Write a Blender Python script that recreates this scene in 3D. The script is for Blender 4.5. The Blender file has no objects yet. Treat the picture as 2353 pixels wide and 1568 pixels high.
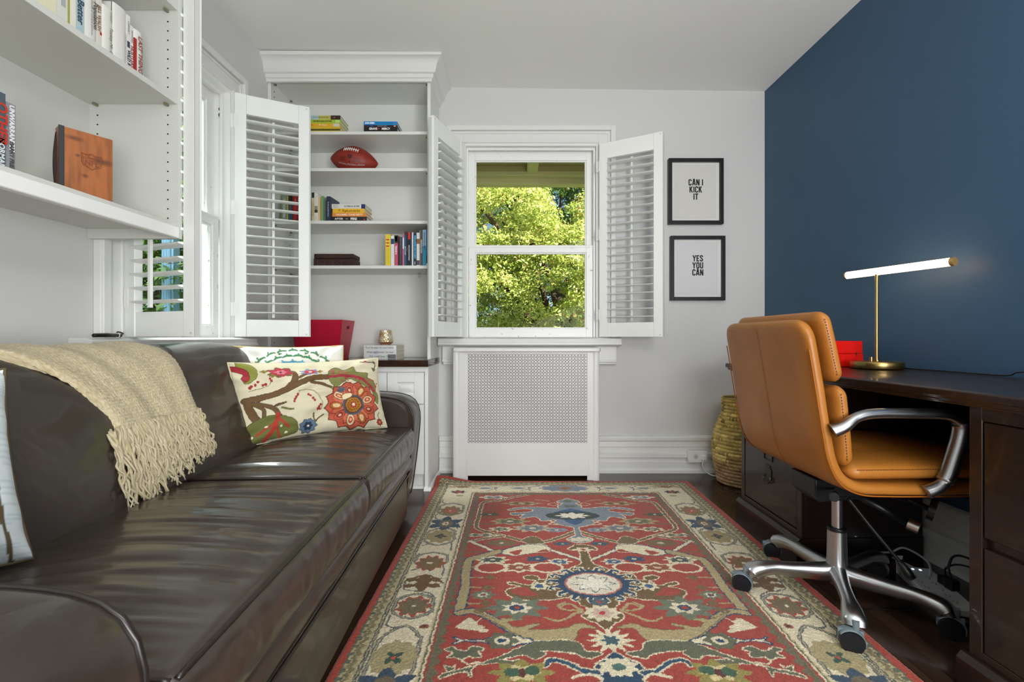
import bpy, math, random
import numpy as np
from mathutils import Vector, Matrix, noise
random.seed(7)
R = math.radians
SC = bpy.context.scene
COL = SC.collection

# ------------------------------------------------------------------ camera, world, lights, exposure
EYE = 0.8645
cam_d = bpy.data.cameras.new('camera'); cam = bpy.data.objects.new('camera', cam_d); COL.objects.link(cam)
cam.location = (0, 0, EYE); cam.rotation_euler = (R(90), 0, 0)
cam_d.sensor_width = 36; cam_d.lens = 16.0
cam_d.shift_x = -0.00574; cam_d.shift_y = -0.0038
cam_d.clip_start = 0.02; cam_d.clip_end = 200
SC.camera = cam
SC.view_settings.view_transform = 'Standard'; SC.view_settings.look = 'None'
SC.view_settings.exposure = 0.70; SC.view_settings.gamma = 1.0
SC.view_settings.use_curve_mapping = False
try:
    SC.cycles.use_denoising = True
    SC.cycles.max_bounces = 10; SC.cycles.diffuse_bounces = 6; SC.cycles.transparent_max_bounces = 16
    SC.cycles.caustics_reflective = False; SC.cycles.caustics_refractive = False
except Exception:
    pass

W = bpy.data.worlds.new('sky'); SC.world = W; W.use_nodes = True
wn = W.node_tree.nodes; wl = W.node_tree.links
bgn = wn['Background']
sky = wn.new('ShaderNodeTexSky'); sky.sky_type = 'HOSEK_WILKIE'; sky.turbidity = 3.5; sky.ground_albedo = 0.4
sky.sun_direction = Vector((0.75, -0.60, 0.80)).normalized()
wl.new(sky.outputs[0], bgn.inputs[0]); bgn.inputs[1].default_value = 2.2

def lamp(name, kind, loc, rot, energy, color=(1, 1, 1), **kw):
    d = bpy.data.lights.new(name, kind); d.energy = energy; d.color = color
    for k, v in kw.items(): setattr(d, k, v)
    o = bpy.data.objects.new(name, d); COL.objects.link(o); o.location = loc; o.rotation_euler = rot
    return o
def aim(src, dst):
    return (Vector(dst) - Vector(src)).to_track_quat('-Z', 'Y').to_euler()
# the sun, high over the house from the right and behind
lamp('sun', 'SUN', (6, -4, 8), aim((0.75, -0.60, 0.80), (0, 0, 0)), 11.0, (1.0, 0.96, 0.86), angle=R(0.6))
# added area lamp behind the camera as soft fill; the rear wall has no windows
lamp('rear_fill_light', 'AREA', (0.70, -1.12, 1.0), aim((0.70, -1.12, 1.0), (0.1, 1.0, 2.35)), 62, (0.98, 0.99, 1.0), shape='RECTANGLE', size=1.5, size_y=1.3)
# invented point lamp overhead behind the camera, brightening ceiling and room
lamp('overhead_fill_light', 'POINT', (0.85, -0.30, 2.05), (0, 0, 0), 20, (1.0, 0.985, 0.95), shadow_soft_size=0.16)
# added area lamp above the left window, boosting the sky's light there
lamp('left_window_fill_light', 'AREA', (-2.7, 1.98, 3.3), aim((-2.7, 1.98, 3.3), (-0.9, 1.9, 0.9)), 150, (0.95, 0.98, 1.0), shape='RECTANGLE', size=1.4, size_y=1.2)

# ------------------------------------------------------------------ colours and materials
def C(h, a=1.0):
    h = h.lstrip('#'); out = []
    for i in (0, 2, 4):
        c = int(h[i:i+2], 16) / 255
        out.append(c / 12.92 if c <= 0.04045 else ((c + 0.055) / 1.055) ** 2.4)
    return (*out, a)
def set_in(b, names, v):
    for n in names:
        if n in b.inputs: b.inputs[n].default_value = v; return
def mat(name, color='#888888', rough=0.5, metal=0.0, spec=0.5, coat=0.0, sheen=0.0,
        bump=None, var=None, emit=None, attr=None, alpha=None, trans=0.0, ior=1.45):
    """bump=(scale, strength, distance[, stretch xyz]); var=(scale, colour2, lo, hi[, stretch xyz]); attr = colour attribute used as base."""
    m = bpy.data.materials.new(name); m.use_nodes = True
    nt = m.node_tree; N = nt.nodes; L = nt.links; b = N['Principled BSDF']
    col = C(color) if isinstance(color, str) else color
    b.inputs['Base Color'].default_value = col
    b.inputs['Roughness'].default_value = rough; b.inputs['Metallic'].default_value = metal
    set_in(b, ['Specular IOR Level', 'Specular'], spec); set_in(b, ['Coat Weight', 'Clearcoat'], coat)
    set_in(b, ['Sheen Weight', 'Sheen'], sheen); set_in(b, ['Transmission Weight', 'Transmission'], trans)
    b.inputs['IOR'].default_value = ior
    tc = N.new('ShaderNodeTexCoord')
    def tex(scale, stretch, detail=4):
        mp = N.new('ShaderNodeMapping'); mp.inputs['Scale'].default_value = stretch
        L.new(tc.outputs['Object'], mp.inputs[0])
        t = N.new('ShaderNodeTexNoise'); t.inputs['Scale'].default_value = scale; t.inputs['Detail'].default_value = detail
        L.new(mp.outputs[0], t.inputs['Vector']); return t
    src = None
    if attr:
        a = N.new('ShaderNodeAttribute'); a.attribute_name = attr; src = a.outputs['Color']
    if var:
        t = tex(var[0], var[4] if len(var) > 4 else (1, 1, 1))
        mr = N.new('ShaderNodeMapRange'); mr.inputs[1].default_value = var[2]; mr.inputs[2].default_value = var[3]
        L.new(t.outputs[0], mr.inputs[0])
        mx = N.new('ShaderNodeMixRGB'); L.new(mr.outputs[0], mx.inputs[0])
        if src is not None:
            mx.blend_type = 'MULTIPLY'; L.new(src, mx.inputs[1])
        else:
            mx.inputs[1].default_value = col
        mx.inputs[2].default_value = C(var[1]); src = mx.outputs[0]
    if src is not None: L.new(src, b.inputs['Base Color'])
    if bump:
        t = tex(bump[0], bump[3] if len(bump) > 3 else (1, 1, 1))
        bn = N.new('ShaderNodeBump'); bn.inputs['Strength'].default_value = bump[1]; bn.inputs['Distance'].default_value = bump[2]
        L.new(t.outputs[0], bn.inputs['Height']); L.new(bn.outputs[0], b.inputs['Normal'])
    if emit:
        set_in(b, ['Emission Color', 'Emission'], C(emit[0])); b.inputs['Emission Strength'].default_value = emit[1]
    return m

def finish(m, fn):
    nt = m.node_tree; fn(nt.nodes, nt.links, nt.nodes['Principled BSDF']); return m
def mathn(N, L, op, a, b=None, c=None):
    n = N.new('ShaderNodeMath'); n.operation = op
    for i, v in enumerate((a, b, c)):
        if v is None: continue
        if isinstance(v, (int, float)): n.inputs[i].default_value = v
        else: L.new(v, n.inputs[i])
    return n.outputs[0]

M = {}
M['wall'] = mat('painted_wall', '#cfcfcd', 0.6, bump=(60, 0.08, 0.002))
M['ceiling'] = mat('ceiling_paint', '#ebebe8', 0.7, bump=(12, 0.05, 0.004))
M['blue'] = mat('blue_wall_paint', '#33516c', 0.5, bump=(90, 0.25, 0.003))
M['white'] = mat('white_gloss_paint', '#e9e9e6', 0.32)
M['trim'] = mat('old_white_trim_paint', '#dfdfdc', 0.35, bump=(30, 0.15, 0.002))
M['melamine'] = mat('white_melamine', '#dcddd8', 0.35)
M['laminate'] = mat('offwhite_laminate', '#c9cac3', 0.4)
M['shut'] = mat('white_shutter_paint', '#eceeea', 0.35)
M['cover'] = mat('radiator_cover_enamel', '#e0e0de', 0.35)
M['chip'] = mat('chipped_sash_paint', '#f0f0ee', 0.35, bump=(120, 0.3, 0.002), var=(45, '#b8b4a8', 0.66, 0.72))
M['counter'] = mat('dark_stained_counter', '#3a2014', 0.16, coat=0.3, var=(9, '#22130c', 0.3, 0.7, (1, 12, 12)))
M['desk'] = mat('dark_espresso_wood', '#2b1d17', 0.3, var=(10, '#1c120e', 0.3, 0.75, (1, 14, 14)), coat=0.25)
M['leather'] = mat('dark_brown_leather', '#322a24', 0.30, spec=0.6, coat=0.3, bump=(240, 0.12, 0.001), var=(5, '#3e342d', 0.35, 0.7))
M['leatherseam'] = mat('leather_piping', '#241e1a', 0.32, spec=0.6)
M['tan'] = mat('tan_leather', '#a96d2c', 0.38, spec=0.45, bump=(300, 0.1, 0.001), var=(7, '#9c6122', 0.35, 0.7))
M['tanstitch'] = mat('tan_stitching', '#7d4310', 0.6)
M['chrome'] = mat('polished_aluminium', '#b9bbbd', 0.30, metal=1.0, bump=(80, 0.05, 0.001))
M['steel'] = mat('brushed_steel', '#b8b6ae', 0.3, metal=1.0)
M['brass'] = mat('brushed_brass', '#a08754', 0.3, metal=1.0)
M['blackp'] = mat('black_plastic', '#0e0e10', 0.4)
M['greyp'] = mat('grey_caster_plastic', '#6f7c82', 0.35, spec=0.6)
M['wheel'] = mat('dark_wheel_plastic', '#14161c', 0.38)
M['hole'] = mat('dark_hole', '#1a1a18', 0.9)
M['black'] = mat('black_frame', '#0f0f10', 0.4)
M['paper'] = mat('print_paper', '#d9d8d4', 0.7)
M['mount'] = mat('print_mount', '#e2e1dd', 0.7)
M['ink'] = mat('black_ink', '#1b1b1c', 0.7)
M['tubelight'] = mat('lit_led_tube', '#fff2dc', 0.4, emit=('#ffcfa4', 5.0))
M['red'] = mat('red_lacquer_box', '#e01409', 0.35)
M['crimson'] = mat('crimson_bin', '#b3072f', 0.38, bump=(300, 0.1, 0.001))
M['pages'] = mat('book_pages', '#d8d2bd', 0.8, bump=(60, 0.3, 0.001, (1, 1, 12)))
M['whitep'] = mat('white_plastic', '#e8e8e4', 0.3)
M['cable_w'] = mat('white_cable', '#dcdcd6', 0.4)
M['wovenbox'] = mat('carved_brown_wood', '#3a231c', 0.45, var=(20, '#2a1813', 0.35, 0.65))
M['quarter'] = mat('quarter_round_white', '#e6e6e2', 0.4)

def glass_mat(name, tint=(1, 1, 1, 1), refl=0.006, graz=0.03):
    m = bpy.data.materials.new(name); m.use_nodes = True; nt = m.node_tree; N = nt.nodes; L = nt.links
    N.remove(N['Principled BSDF'])
    t = N.new('ShaderNodeBsdfTransparent'); t.inputs[0].default_value = tint
    g = N.new('ShaderNodeBsdfGlossy'); g.inputs['Roughness'].default_value = 0.02
    mx = N.new('ShaderNodeMixShader'); mx.inputs[0].default_value = refl
    lw = N.new('ShaderNodeLayerWeight'); lw.inputs[0].default_value = 0.25
    mu = mathn(N, L, 'MULTIPLY_ADD', lw.outputs['Fresnel'], graz, refl * 0.3); L.new(mu, mx.inputs[0])
    L.new(t.outputs[0], mx.inputs[1]); L.new(g.outputs[0], mx.inputs[2]); L.new(mx.outputs[0], N['Material Output'].inputs[0])
    return m
M['glass'] = glass_mat('window_glass', (0.97, 0.99, 0.97, 1))
M['pglass'] = glass_mat('picture_glass', (1, 1, 1, 1), 0.03, 0.2)

# floor boards: dark stain, narrow boards running into the room
def floor_nodes(N, L, b):
    tc = N.new('ShaderNodeTexCoord'); sp = N.new('ShaderNodeSeparateXYZ'); L.new(tc.outputs['Object'], sp.inputs[0])
    u = mathn(N, L, 'DIVIDE', sp.outputs[0], 0.058)
    fr = mathn(N, L, 'FRACT', u); ab = mathn(N, L, 'ABSOLUTE', mathn(N, L, 'SUBTRACT', fr, 0.5))
    seam = mathn(N, L, 'GREATER_THAN', ab, 0.482)
    fl = mathn(N, L, 'FLOOR', u)
    wn_ = N.new('ShaderNodeTexWhiteNoise'); wn_.noise_dimensions = '1D'; L.new(fl, wn_.inputs['W'])
    mp = N.new('ShaderNodeMapping'); mp.inputs['Scale'].default_value = (28, 1.6, 1); L.new(tc.outputs['Object'], mp.inputs[0])
    t = N.new('ShaderNodeTexNoise'); t.inputs['Scale'].default_value = 2.5; t.inputs['Detail'].default_value = 6; L.new(mp.outputs[0], t.inputs[0])
    f = mathn(N, L, 'ADD', mathn(N, L, 'MULTIPLY', wn_.outputs[0], 0.5), mathn(N, L, 'MULTIPLY', t.outputs[0], 0.6))
    cr = N.new('ShaderNodeMixRGB'); cr.inputs[1].default_value = C('#281b14'); cr.inputs[2].default_value = C('#453124'); L.new(f, cr.inputs[0])
    c2 = N.new('ShaderNodeMixRGB'); L.new(seam, c2.inputs[0]); L.new(cr.outputs[0], c2.inputs[1]); c2.inputs[2].default_value = C('#120b08')
    L.new(c2.outputs[0], b.inputs['Base Color'])
    bn = N.new('ShaderNodeBump'); bn.inputs['Strength'].default_value = 0.4; bn.inputs['Distance'].default_value = 0.001; bn.invert = True
    L.new(seam, bn.inputs['Height']); L.new(bn.outputs[0], b.inputs['Normal'])
M['floor'] = finish(mat('dark_stained_oak_floor', '#2a1c14', 0.22, coat=0.2), floor_nodes)

# ------------------------------------------------------------------ mesh builder
def rotm(z=0, x=0, y=0):
    return Matrix.Rotation(z, 4, 'Z') @ Matrix.Rotation(y, 4, 'Y') @ Matrix.Rotation(x, 4, 'X')
class MB:
    def __init__(s): s.v = []; s.f = []; s.mi = []; s.cur = 0; s.xf = None
    def add(s, vs, fs, xf=None):
        n = len(s.v); x = xf if xf is not None else s.xf
        if x is not None: vs = [tuple(x @ Vector(p)) for p in vs]
        s.v += [tuple(p) for p in vs]
        s.f += [tuple(i + n for i in q) for q in fs]; s.mi += [s.cur] * len(fs); return s
    def box(s, x0, x1, y0, y1, z0, z1, xf=None):
        vs = [(x0,y0,z0),(x1,y0,z0),(x1,y1,z0),(x0,y1,z0),(x0,y0,z1),(x1,y0,z1),(x1,y1,z1),(x0,y1,z1)]
        return s.add(vs, [(0,3,2,1),(4,5,6,7),(0,1,5,4),(1,2,6,5),(2,3,7,6),(3,0,4,7)], xf)
    def prism(s, poly, axis, a, b, xf=None):
        """poly: 2D points; extruded along axis from a to b. axis x: poly=(y,z); y: (x,z); z: (x,y)"""
        def P(p, t): return (t, p[0], p[1]) if axis == 'x' else (p[0], t, p[1]) if axis == 'y' else (p[0], p[1], t)
        n = len(poly); vs = [P(p, a) for p in poly] + [P(p, b) for p in poly]
        fs = [(i, (i+1) % n, (i+1) % n + n, i + n) for i in range(n)] + [tuple(range(n))[::-1], tuple(range(n, 2*n))]
        return s.add(vs, fs, xf)
    def cyl(s, p0, p1, r0, r1=None, n=24, cap=True, xf=None):
        return s.tube([p0, p1], [r0, r0 if r1 is None else r1], n, cap, xf)
    def tube(s, pts, r, n=10, cap=True, xf=None, flat=1.0, up=(0,0,1)):
        pts = [Vector(p) for p in pts]; k = len(pts)
        rs = r if isinstance(r, (list, tuple)) else [r] * k
        vs = []; prev = None
        for i, p in enumerate(pts):
            t = (pts[min(i+1, k-1)] - pts[max(i-1, 0)]).normalized()
            if prev is None:
                a = Vector(up) if abs(t.dot(Vector(up))) < 0.95 else Vector((1, 0, 0))
                u = (a - t * a.dot(t)).normalized()
            else:
                u = prev - t * prev.dot(t)
                u = u.normalized() if u.length > 1e-6 else t.orthogonal().normalized()
            prev = u; w = t.cross(u)
            for j in range(n):
                a = 2 * math.pi * j / n
                vs.append(p + (u * math.cos(a) * flat + w * math.sin(a)) * rs[i])
        fs = [(i*n + j, i*n + (j+1) % n, (i+1)*n + (j+1) % n, (i+1)*n + j) for i in range(k-1) for j in range(n)]
        if cap: fs += [tuple(range(n))[::-1], tuple(range((k-1)*n, k*n))]
        return s.add(vs, fs, xf)
    def lathe(s, prof, c=(0,0,0), n=32, xf=None, closed=False):
        vs = []; k = len(prof)
        for (r, z) in prof:
            for j in range(n):
                a = 2 * math.pi * j / n; vs.append((c[0] + r*math.cos(a), c[1] + r*math.sin(a), c[2] + z))
        fs = [(i*n + j, i*n + (j+1) % n, (i+1)*n + (j+1) % n, (i+1)*n + j) for i in range(k-1) for j in range(n)]
        if prof[0][0] > 1e-5: fs.append(tuple(range(n))[::-1])
        if prof[-1][0] > 1e-5: fs.append(tuple(range((k-1)*n, k*n)))
        return s.add(vs, fs, xf)
    def grid(s, nu, nv, fn, wrap_u=False, wrap_v=False, xf=None):
        vs = [fn(i, j) for i in range(nu) for j in range(nv)]
        fs = []
        for i in range(nu if wrap_u else nu-1):
            for j in range(nv if wrap_v else nv-1):
                i2 = (i+1) % nu; j2 = (j+1) % nv
                fs.append((i*nv + j, i2*nv + j, i2*nv + j2, i*nv + j2))
        return s.add(vs, fs, xf)
    def build(s, name, m, parent=None, smooth=False, bevel=0.0, seg=2, world=False, autos=None, kind=None):
        me = bpy.data.meshes.new(name)
        vs = s.v
        if world and parent is not None:
            inv = parent['_xf'] if False else XF[parent.name]; vs = [tuple(inv @ Vector(p)) for p in vs]
        me.from_pydata(vs, [], s.f)
        ms = m if isinstance(m, (list, tuple)) else [m]
        for q in ms: me.materials.append(q)
        if len(ms) > 1: me.polygons.foreach_set('material_index', s.mi)
        me.update()
        o = bpy.data.objects.new(name, me); COL.objects.link(o)
        if parent is not None: o.parent = parent
        if smooth: me.polygons.foreach_set('use_smooth', [True] * len(me.polygons))
        if autos is not None: me.set_sharp_from_angle(angle=R(autos))
        if bevel > 0:
            bv = o.modifiers.new('bevel', 'BEVEL'); bv.width = bevel; bv.segments = seg; bv.limit_method = 'ANGLE'; bv.angle_limit = R(35)
            me.polygons.foreach_set('use_smooth', [True] * len(me.polygons)); me.set_sharp_from_angle(angle=R(35))
            wn2 = o.modifiers.new('wnorm', 'WEIGHTED_NORMAL'); wn2.keep_sharp = True
        if kind: o['kind'] = kind
        if parent is not None: XF[o.name] = XF[parent.name]
        else: XF[o.name] = Matrix.Identity(4)
        return o
XF = {}
def thing(name, label, cat, loc=(0, 0, 0), rz=0.0, group=None, kind=None):
    o = bpy.data.objects.new(name, None); COL.objects.link(o); o.empty_display_size = 0.05
    o.location = loc; o.rotation_euler = (0, 0, rz)
    if label: o['label'] = label
    if cat: o['category'] = cat
    if group: o['group'] = group
    if kind: o['kind'] = kind
    XF[o.name] = (Matrix.Translation(loc) @ Matrix.Rotation(rz, 4, 'Z')).inverted()
    return o
def tag(o, label, cat, group=None, kind=None):
    o['label'] = label; o['category'] = cat
    if group: o['group'] = group
    if kind: o['kind'] = kind
    return o
def struct(o): o['kind'] = 'structure'; return o

def text_geo(s, size, sx=1.0, bold=0.0, align='CENTER', shear=0.0, depth=0.0, sp=1.0):
    """vertices and faces of a line of lettering in the x-y plane"""
    cu = bpy.data.curves.new('lettering', 'FONT'); cu.body = s; cu.size = size; cu.align_x = align; cu.align_y = 'CENTER'
    cu.offset = bold; cu.space_character = sp; cu.shear = shear; cu.resolution_u = 3; cu.extrude = depth
    ob = bpy.data.objects.new('lettering', cu); COL.objects.link(ob)
    bpy.context.view_layer.update()
    me = ob.to_mesh()
    vs = [(v.co.x * sx, v.co.y, v.co.z) for v in me.vertices]; fs = [tuple(p.vertices) for p in me.polygons]
    ob.to_mesh_clear(); bpy.data.objects.remove(ob); bpy.data.curves.remove(cu)
    return vs, fs
def axes(o, x, y, z=None):
    """matrix taking text plane x,y to the given world directions at origin o"""
    x = Vector(x).normalized(); y = Vector(y).normalized(); z = x.cross(y) if z is None else Vector(z)
    m = Matrix.Identity(4)
    for i in range(3): m[i][0] = x[i]; m[i][1] = y[i]; m[i][2] = z[i]; m[i][3] = o[i]
    return m
def smoothpath(pts, n=8):
    """Catmull-Rom through points"""
    P = [Vector(p) for p in pts]; out = []
    for i in range(len(P) - 1):
        p0 = P[max(i-1, 0)]; p1 = P[i]; p2 = P[i+1]; p3 = P[min(i+2, len(P)-1)]
        for k in range(n):
            t = k / n
            out.append(0.5 * ((2*p1) + (p2-p0)*t + (2*p0-5*p1+4*p2-p3)*t*t + (-p0+3*p1-3*p2+p3)*t**3))
    out.append(P[-1]); return out
# ------------------------------------------------------------------ the room
XL, YB, XR0, XRS = -1.45, 2.916, 1.581, 0.027     # left wall, back wall, blue wall (x at the back wall, slope)
def xr(y): return XR0 + XRS * (YB - y)
def zc(x): return 2.44 + 0.013 * (1.58 - x)       # the old ceiling runs a touch out of level
YR = -1.3
struct(MB().box(-1.75, 2.0, YR - 0.15, 3.1, -0.12, 0.0).build('floor', M['floor']))
mb = MB(); mb.add([(x, y, z) for z in (0, 0.12) for (x, y) in ((-1.62, YR-0.15), (1.85, YR-0.15), (1.85, 3.06), (-1.62, 3.06))], [])
mb.v = [(x, y, zc(x) + z) for (x, y, z) in mb.v]; mb.f = [(0,3,2,1),(4,5,6,7),(0,1,5,4),(1,2,6,5),(2,3,7,6),(3,0,4,7)]; mb.mi = [0]*6
struct(mb.build('ceiling', M['ceiling']))
def wall_y(name, y0, y1, x0, x1, z1, hole, m):
    mb = MB()
    if hole:
        a, b, c, d = hole
        for q in ((x0, a, 0, z1), (b, x1, 0, z1), (a, b, 0, c), (a, b, d, z1)): mb.box(q[0], q[1], y0, y1, q[2], q[3])
    else: mb.box(x0, x1, y0, y1, 0, z1)
    return struct(mb.build(name, m))
WX0, WX1, WZ0, WZ1 = -0.345, 0.512, 0.84, 2.10
wall_y('wall_back', YB, YB + 0.14, -1.6, 1.80, 2.50, (WX0, WX1, WZ0, WZ1), M['wall'])
wall_y('wall_rear', YR - 0.12, YR, -1.6, 1.85, 2.50, None, M['wall'])
LY0, LY1 = 1.665, 2.285
mb = MB()
for (a, b, c, d) in ((YR, LY0, 0, 2.5), (LY1, YB, 0, 2.5), (LY0, LY1, 0, WZ0), (LY0, LY1, WZ1, 2.5)): mb.box(XL - 0.17, XL, a, b, c, d)
struct(mb.build('wall_left', M['wall']))
mb = MB(); mb.prism([(xr(YB), YB), (xr(YB) + 0.15, YB), (xr(YR) + 0.15, YR), (xr(YR), YR)], 'z', 0, 2.5)
struct(mb.build('wall_right', M['blue']))

# baseboards: tall, built up of a cap moulding, a flat band with an applied rail, and a base shoe
BP = [(0, 0), (0.030, 0), (0.030, 0.018), (0.022, 0.030), (0.022, 0.070), (0.016, 0.076), (0.016, 0.095), (0.030, 0.100), (0.030, 0.122),
      (0.014, 0.128), (0.014, 0.160), (0.018, 0.166), (0.016, 0.198), (0.024, 0.206), (0.026, 0.222), (0.018, 0.232), (0, 0.236)]
def baseboard(name, p0, p1, nrm, m=None):
    p0 = Vector((*p0, 0)); p1 = Vector((*p1, 0)); n = Vector((*nrm, 0)).normalized()
    vs = [p0 + n*a + Vector((0,0,z)) for a, z in BP] + [p1 + n*a + Vector((0,0,z)) for a, z in BP]
    k = len(BP); fs = [(i, (i+1) % k, (i+1) % k + k, i + k) for i in range(k)] + [tuple(range(k))[::-1], tuple(range(k, 2*k))]
    return struct(MB().add(vs, fs).build(name, m or M['trim'], smooth=False))
baseboard('baseboard_back', (-0.50, YB), (1.578, YB), (0, -1))
baseboard('baseboard_right', (xr(YR), YR), (xr(YB), YB), (-1, -XRS))

# ------------------------------------------------------------------ windows
def sash(mb, x0, x1, z0, z1, y0, y1, l, r, b, t):
    mb.box(x0, x0 + l, y0, y1, z0, z1); mb.box(x1 - r, x1, y0, y1, z0, z1)
    mb.box(x0 + l, x1 - r, y0, y1, z0, z0 + b); mb.box(x0 + l, x1 - r, y0, y1, z1 - t, z1)
    # glazing bead
    for (a, bb, c, d) in ((x0+l, x1-r, z0+b, z0+b+0.008), (x0+l, x1-r, z1-t-0.008, z1-t)): mb.box(a, bb, y0+0.008, y1-0.008, c, d)
    for (a, bb) in ((x0+l, x0+l+0.008), (x1-r-0.008, x1-r)): mb.box(a, bb, y0+0.008, y1-0.008, z0+b+0.008, z1-t-0.008)
def window(name, width, axis_xf, cas_l, cas_r, stool_l, stool_r, lock=True):
    """local frame: x along the wall, y outwards through the wall (room face at 0), z up"""
    w = thing(name, None, None, (0, 0, 0), 0, kind='structure')
    w.matrix_basis = axis_xf; XF[w.name] = axis_xf.inverted()
    z0, z1 = WZ0, WZ1; h = width
    mb = MB()      # jamb lining
    mb.box(-0.001, 0.012, -0.012, 0.14, z0, z1); mb.box(h - 0.012, h + 0.001, -0.012, 0.14, z0, z1)
    mb.box(0.012, h - 0.012, -0.012, 0.14, z1 - 0.014, z1 + 0.001); mb.box(0.012, h - 0.012, 0.0, 0.15, z0, z0 + 0.022)
    mb.box(0.012, 0.026, 0.018, 0.032, z0 + 0.022, z1 - 0.014); mb.box(h - 0.026, h - 0.012, 0.018, 0.032, z0 + 0.022, z1 - 0.014)
    mb.box(0.026, h - 0.026, 0.018, 0.032, z1 - 0.03, z1 - 0.014)
    mb.build('jamb', M['white'], w, bevel=0.002)
    mb = MB(); CW = 0.108    # casing with stepped mouldings
    zt = z1 + 0.0
    for (a, b, p) in ((0.0, CW, 0.016), (0.004, 0.022, 0.022), (0.060, 0.074, 0.022), (CW - 0.030, CW, 0.034), (CW - 0.010, CW + 0.004, 0.026)):
        if cas_l > 0.05: mb.box(-b, -a, -p, -0.0005, z0, zt + b)
        mb.box(h + a, h + b, -p, -0.0005, z0, zt + b)
        mb.box(-a if cas_l > 0.05 else -cas_l, h + a, -p, -0.0005, zt + a, zt + b)
    mb.build('casing', M['trim'], w, bevel=0.002)
    mb = MB()      # stool and apron
    prof = [(-0.075, z0 - 0.004), (-0.083, z0 - 0.012), (-0.083, z0 - 0.022), (-0.070, z0 - 0.030), (-0.045, z0 - 0.034), (-0.0005, z0 - 0.034), (-0.0005, z0 + 0.022), (-0.060, z0 + 0.022), (-0.078, z0 + 0.014)]
    mb.prism(prof, 'x', -stool_l, h + stool_r)
    mb.build('window_stool', M['trim'], w, bevel=0.002)
    mb = MB(); mb.box(-stool_l + 0.02, h + stool_r - 0.02, -0.030, -0.0005, z0 - 0.125, z0 - 0.034)
    mb.box(-stool_l + 0.02, h + stool_r - 0.02, -0.040, -0.0005, z0 - 0.135, z0 - 0.120); mb.box(-stool_l + 0.025, h + stool_r - 0.025, -0.032, -0.0005, z0 - 0.148, z0 - 0.135)
    mb.build('apron', M['trim'], w, bevel=0.003)
    zm = z0 + 0.022 + 0.565
    mb = MB(); sash(mb, 0.027, h - 0.027, z0 + 0.022, zm + 0.030, 0.034, 0.064, 0.042, 0.042, 0.058, 0.045)
    mb.box(0.02, h - 0.02, 0.030, 0.034, zm + 0.018, zm + 0.032)
    ls = mb.build('lower_sash', M['chip'], w, bevel=0.002)
    MB().box(0.060, h - 0.060, 0.047, 0.050, z0 + 0.07, zm - 0.010).build('pane', M['glass'], ls)
    mb = MB(); sash(mb, 0.012, h - 0.012, zm - 0.005, z1 - 0.014, 0.068, 0.098, 0.052, 0.052, 0.040, 0.062)
    us = mb.build('upper_sash', M['chip'], w, bevel=0.002)
    MB().box(0.056, h - 0.056, 0.081, 0.084, zm + 0.03, z1 - 0.07).build('pane', M['glass'], us)
    if lock:
        mb = MB(); cx = h * 0.5; mb.box(cx - 0.03, cx + 0.03, 0.036, 0.060, zm + 0.030, zm + 0.034); mb.cyl((cx, 0.048, zm + 0.034), (cx, 0.048, zm + 0.046), 0.009)
        mb.tube([(cx, 0.048, zm + 0.044), (cx + 0.028, 0.044, zm + 0.046)], 0.005)
        mb.build('sash_lock', mat('dark_bronze', '#2a231d', 0.4, metal=0.8), ls)
    return w
w1 = window('window_1', WX1 - WX0, Matrix.Translation((WX0, YB, 0)), 0.108, 0.108, 0.155, 0.135)
# left wall: local x runs toward the back wall, local y out through the wall (-X)
XFL = Matrix(((0, -1, 0, XL), (1, 0, 0, LY0), (0, 0, 1, 0), (0, 0, 0, 1)))
w2 = window('window_2', LY1 - LY0, XFL, 0.108, 0.108, 0.20, 0.115)
# sash-lift spring hook on the far jamb
mb = MB(); mb.tube(smoothpath([(-1.48, 2.268, 1.955), (-1.485, 2.262, 1.97), (-1.478, 2.264, 1.985), (-1.486, 2.264, 2.0), (-1.48, 2.27, 2.01)], 4), 0.0035, 6)
mb.build('jamb_hook', mat('rusty_iron', '#2b211c', 0.6, metal=0.5), w2, world=True)

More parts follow.
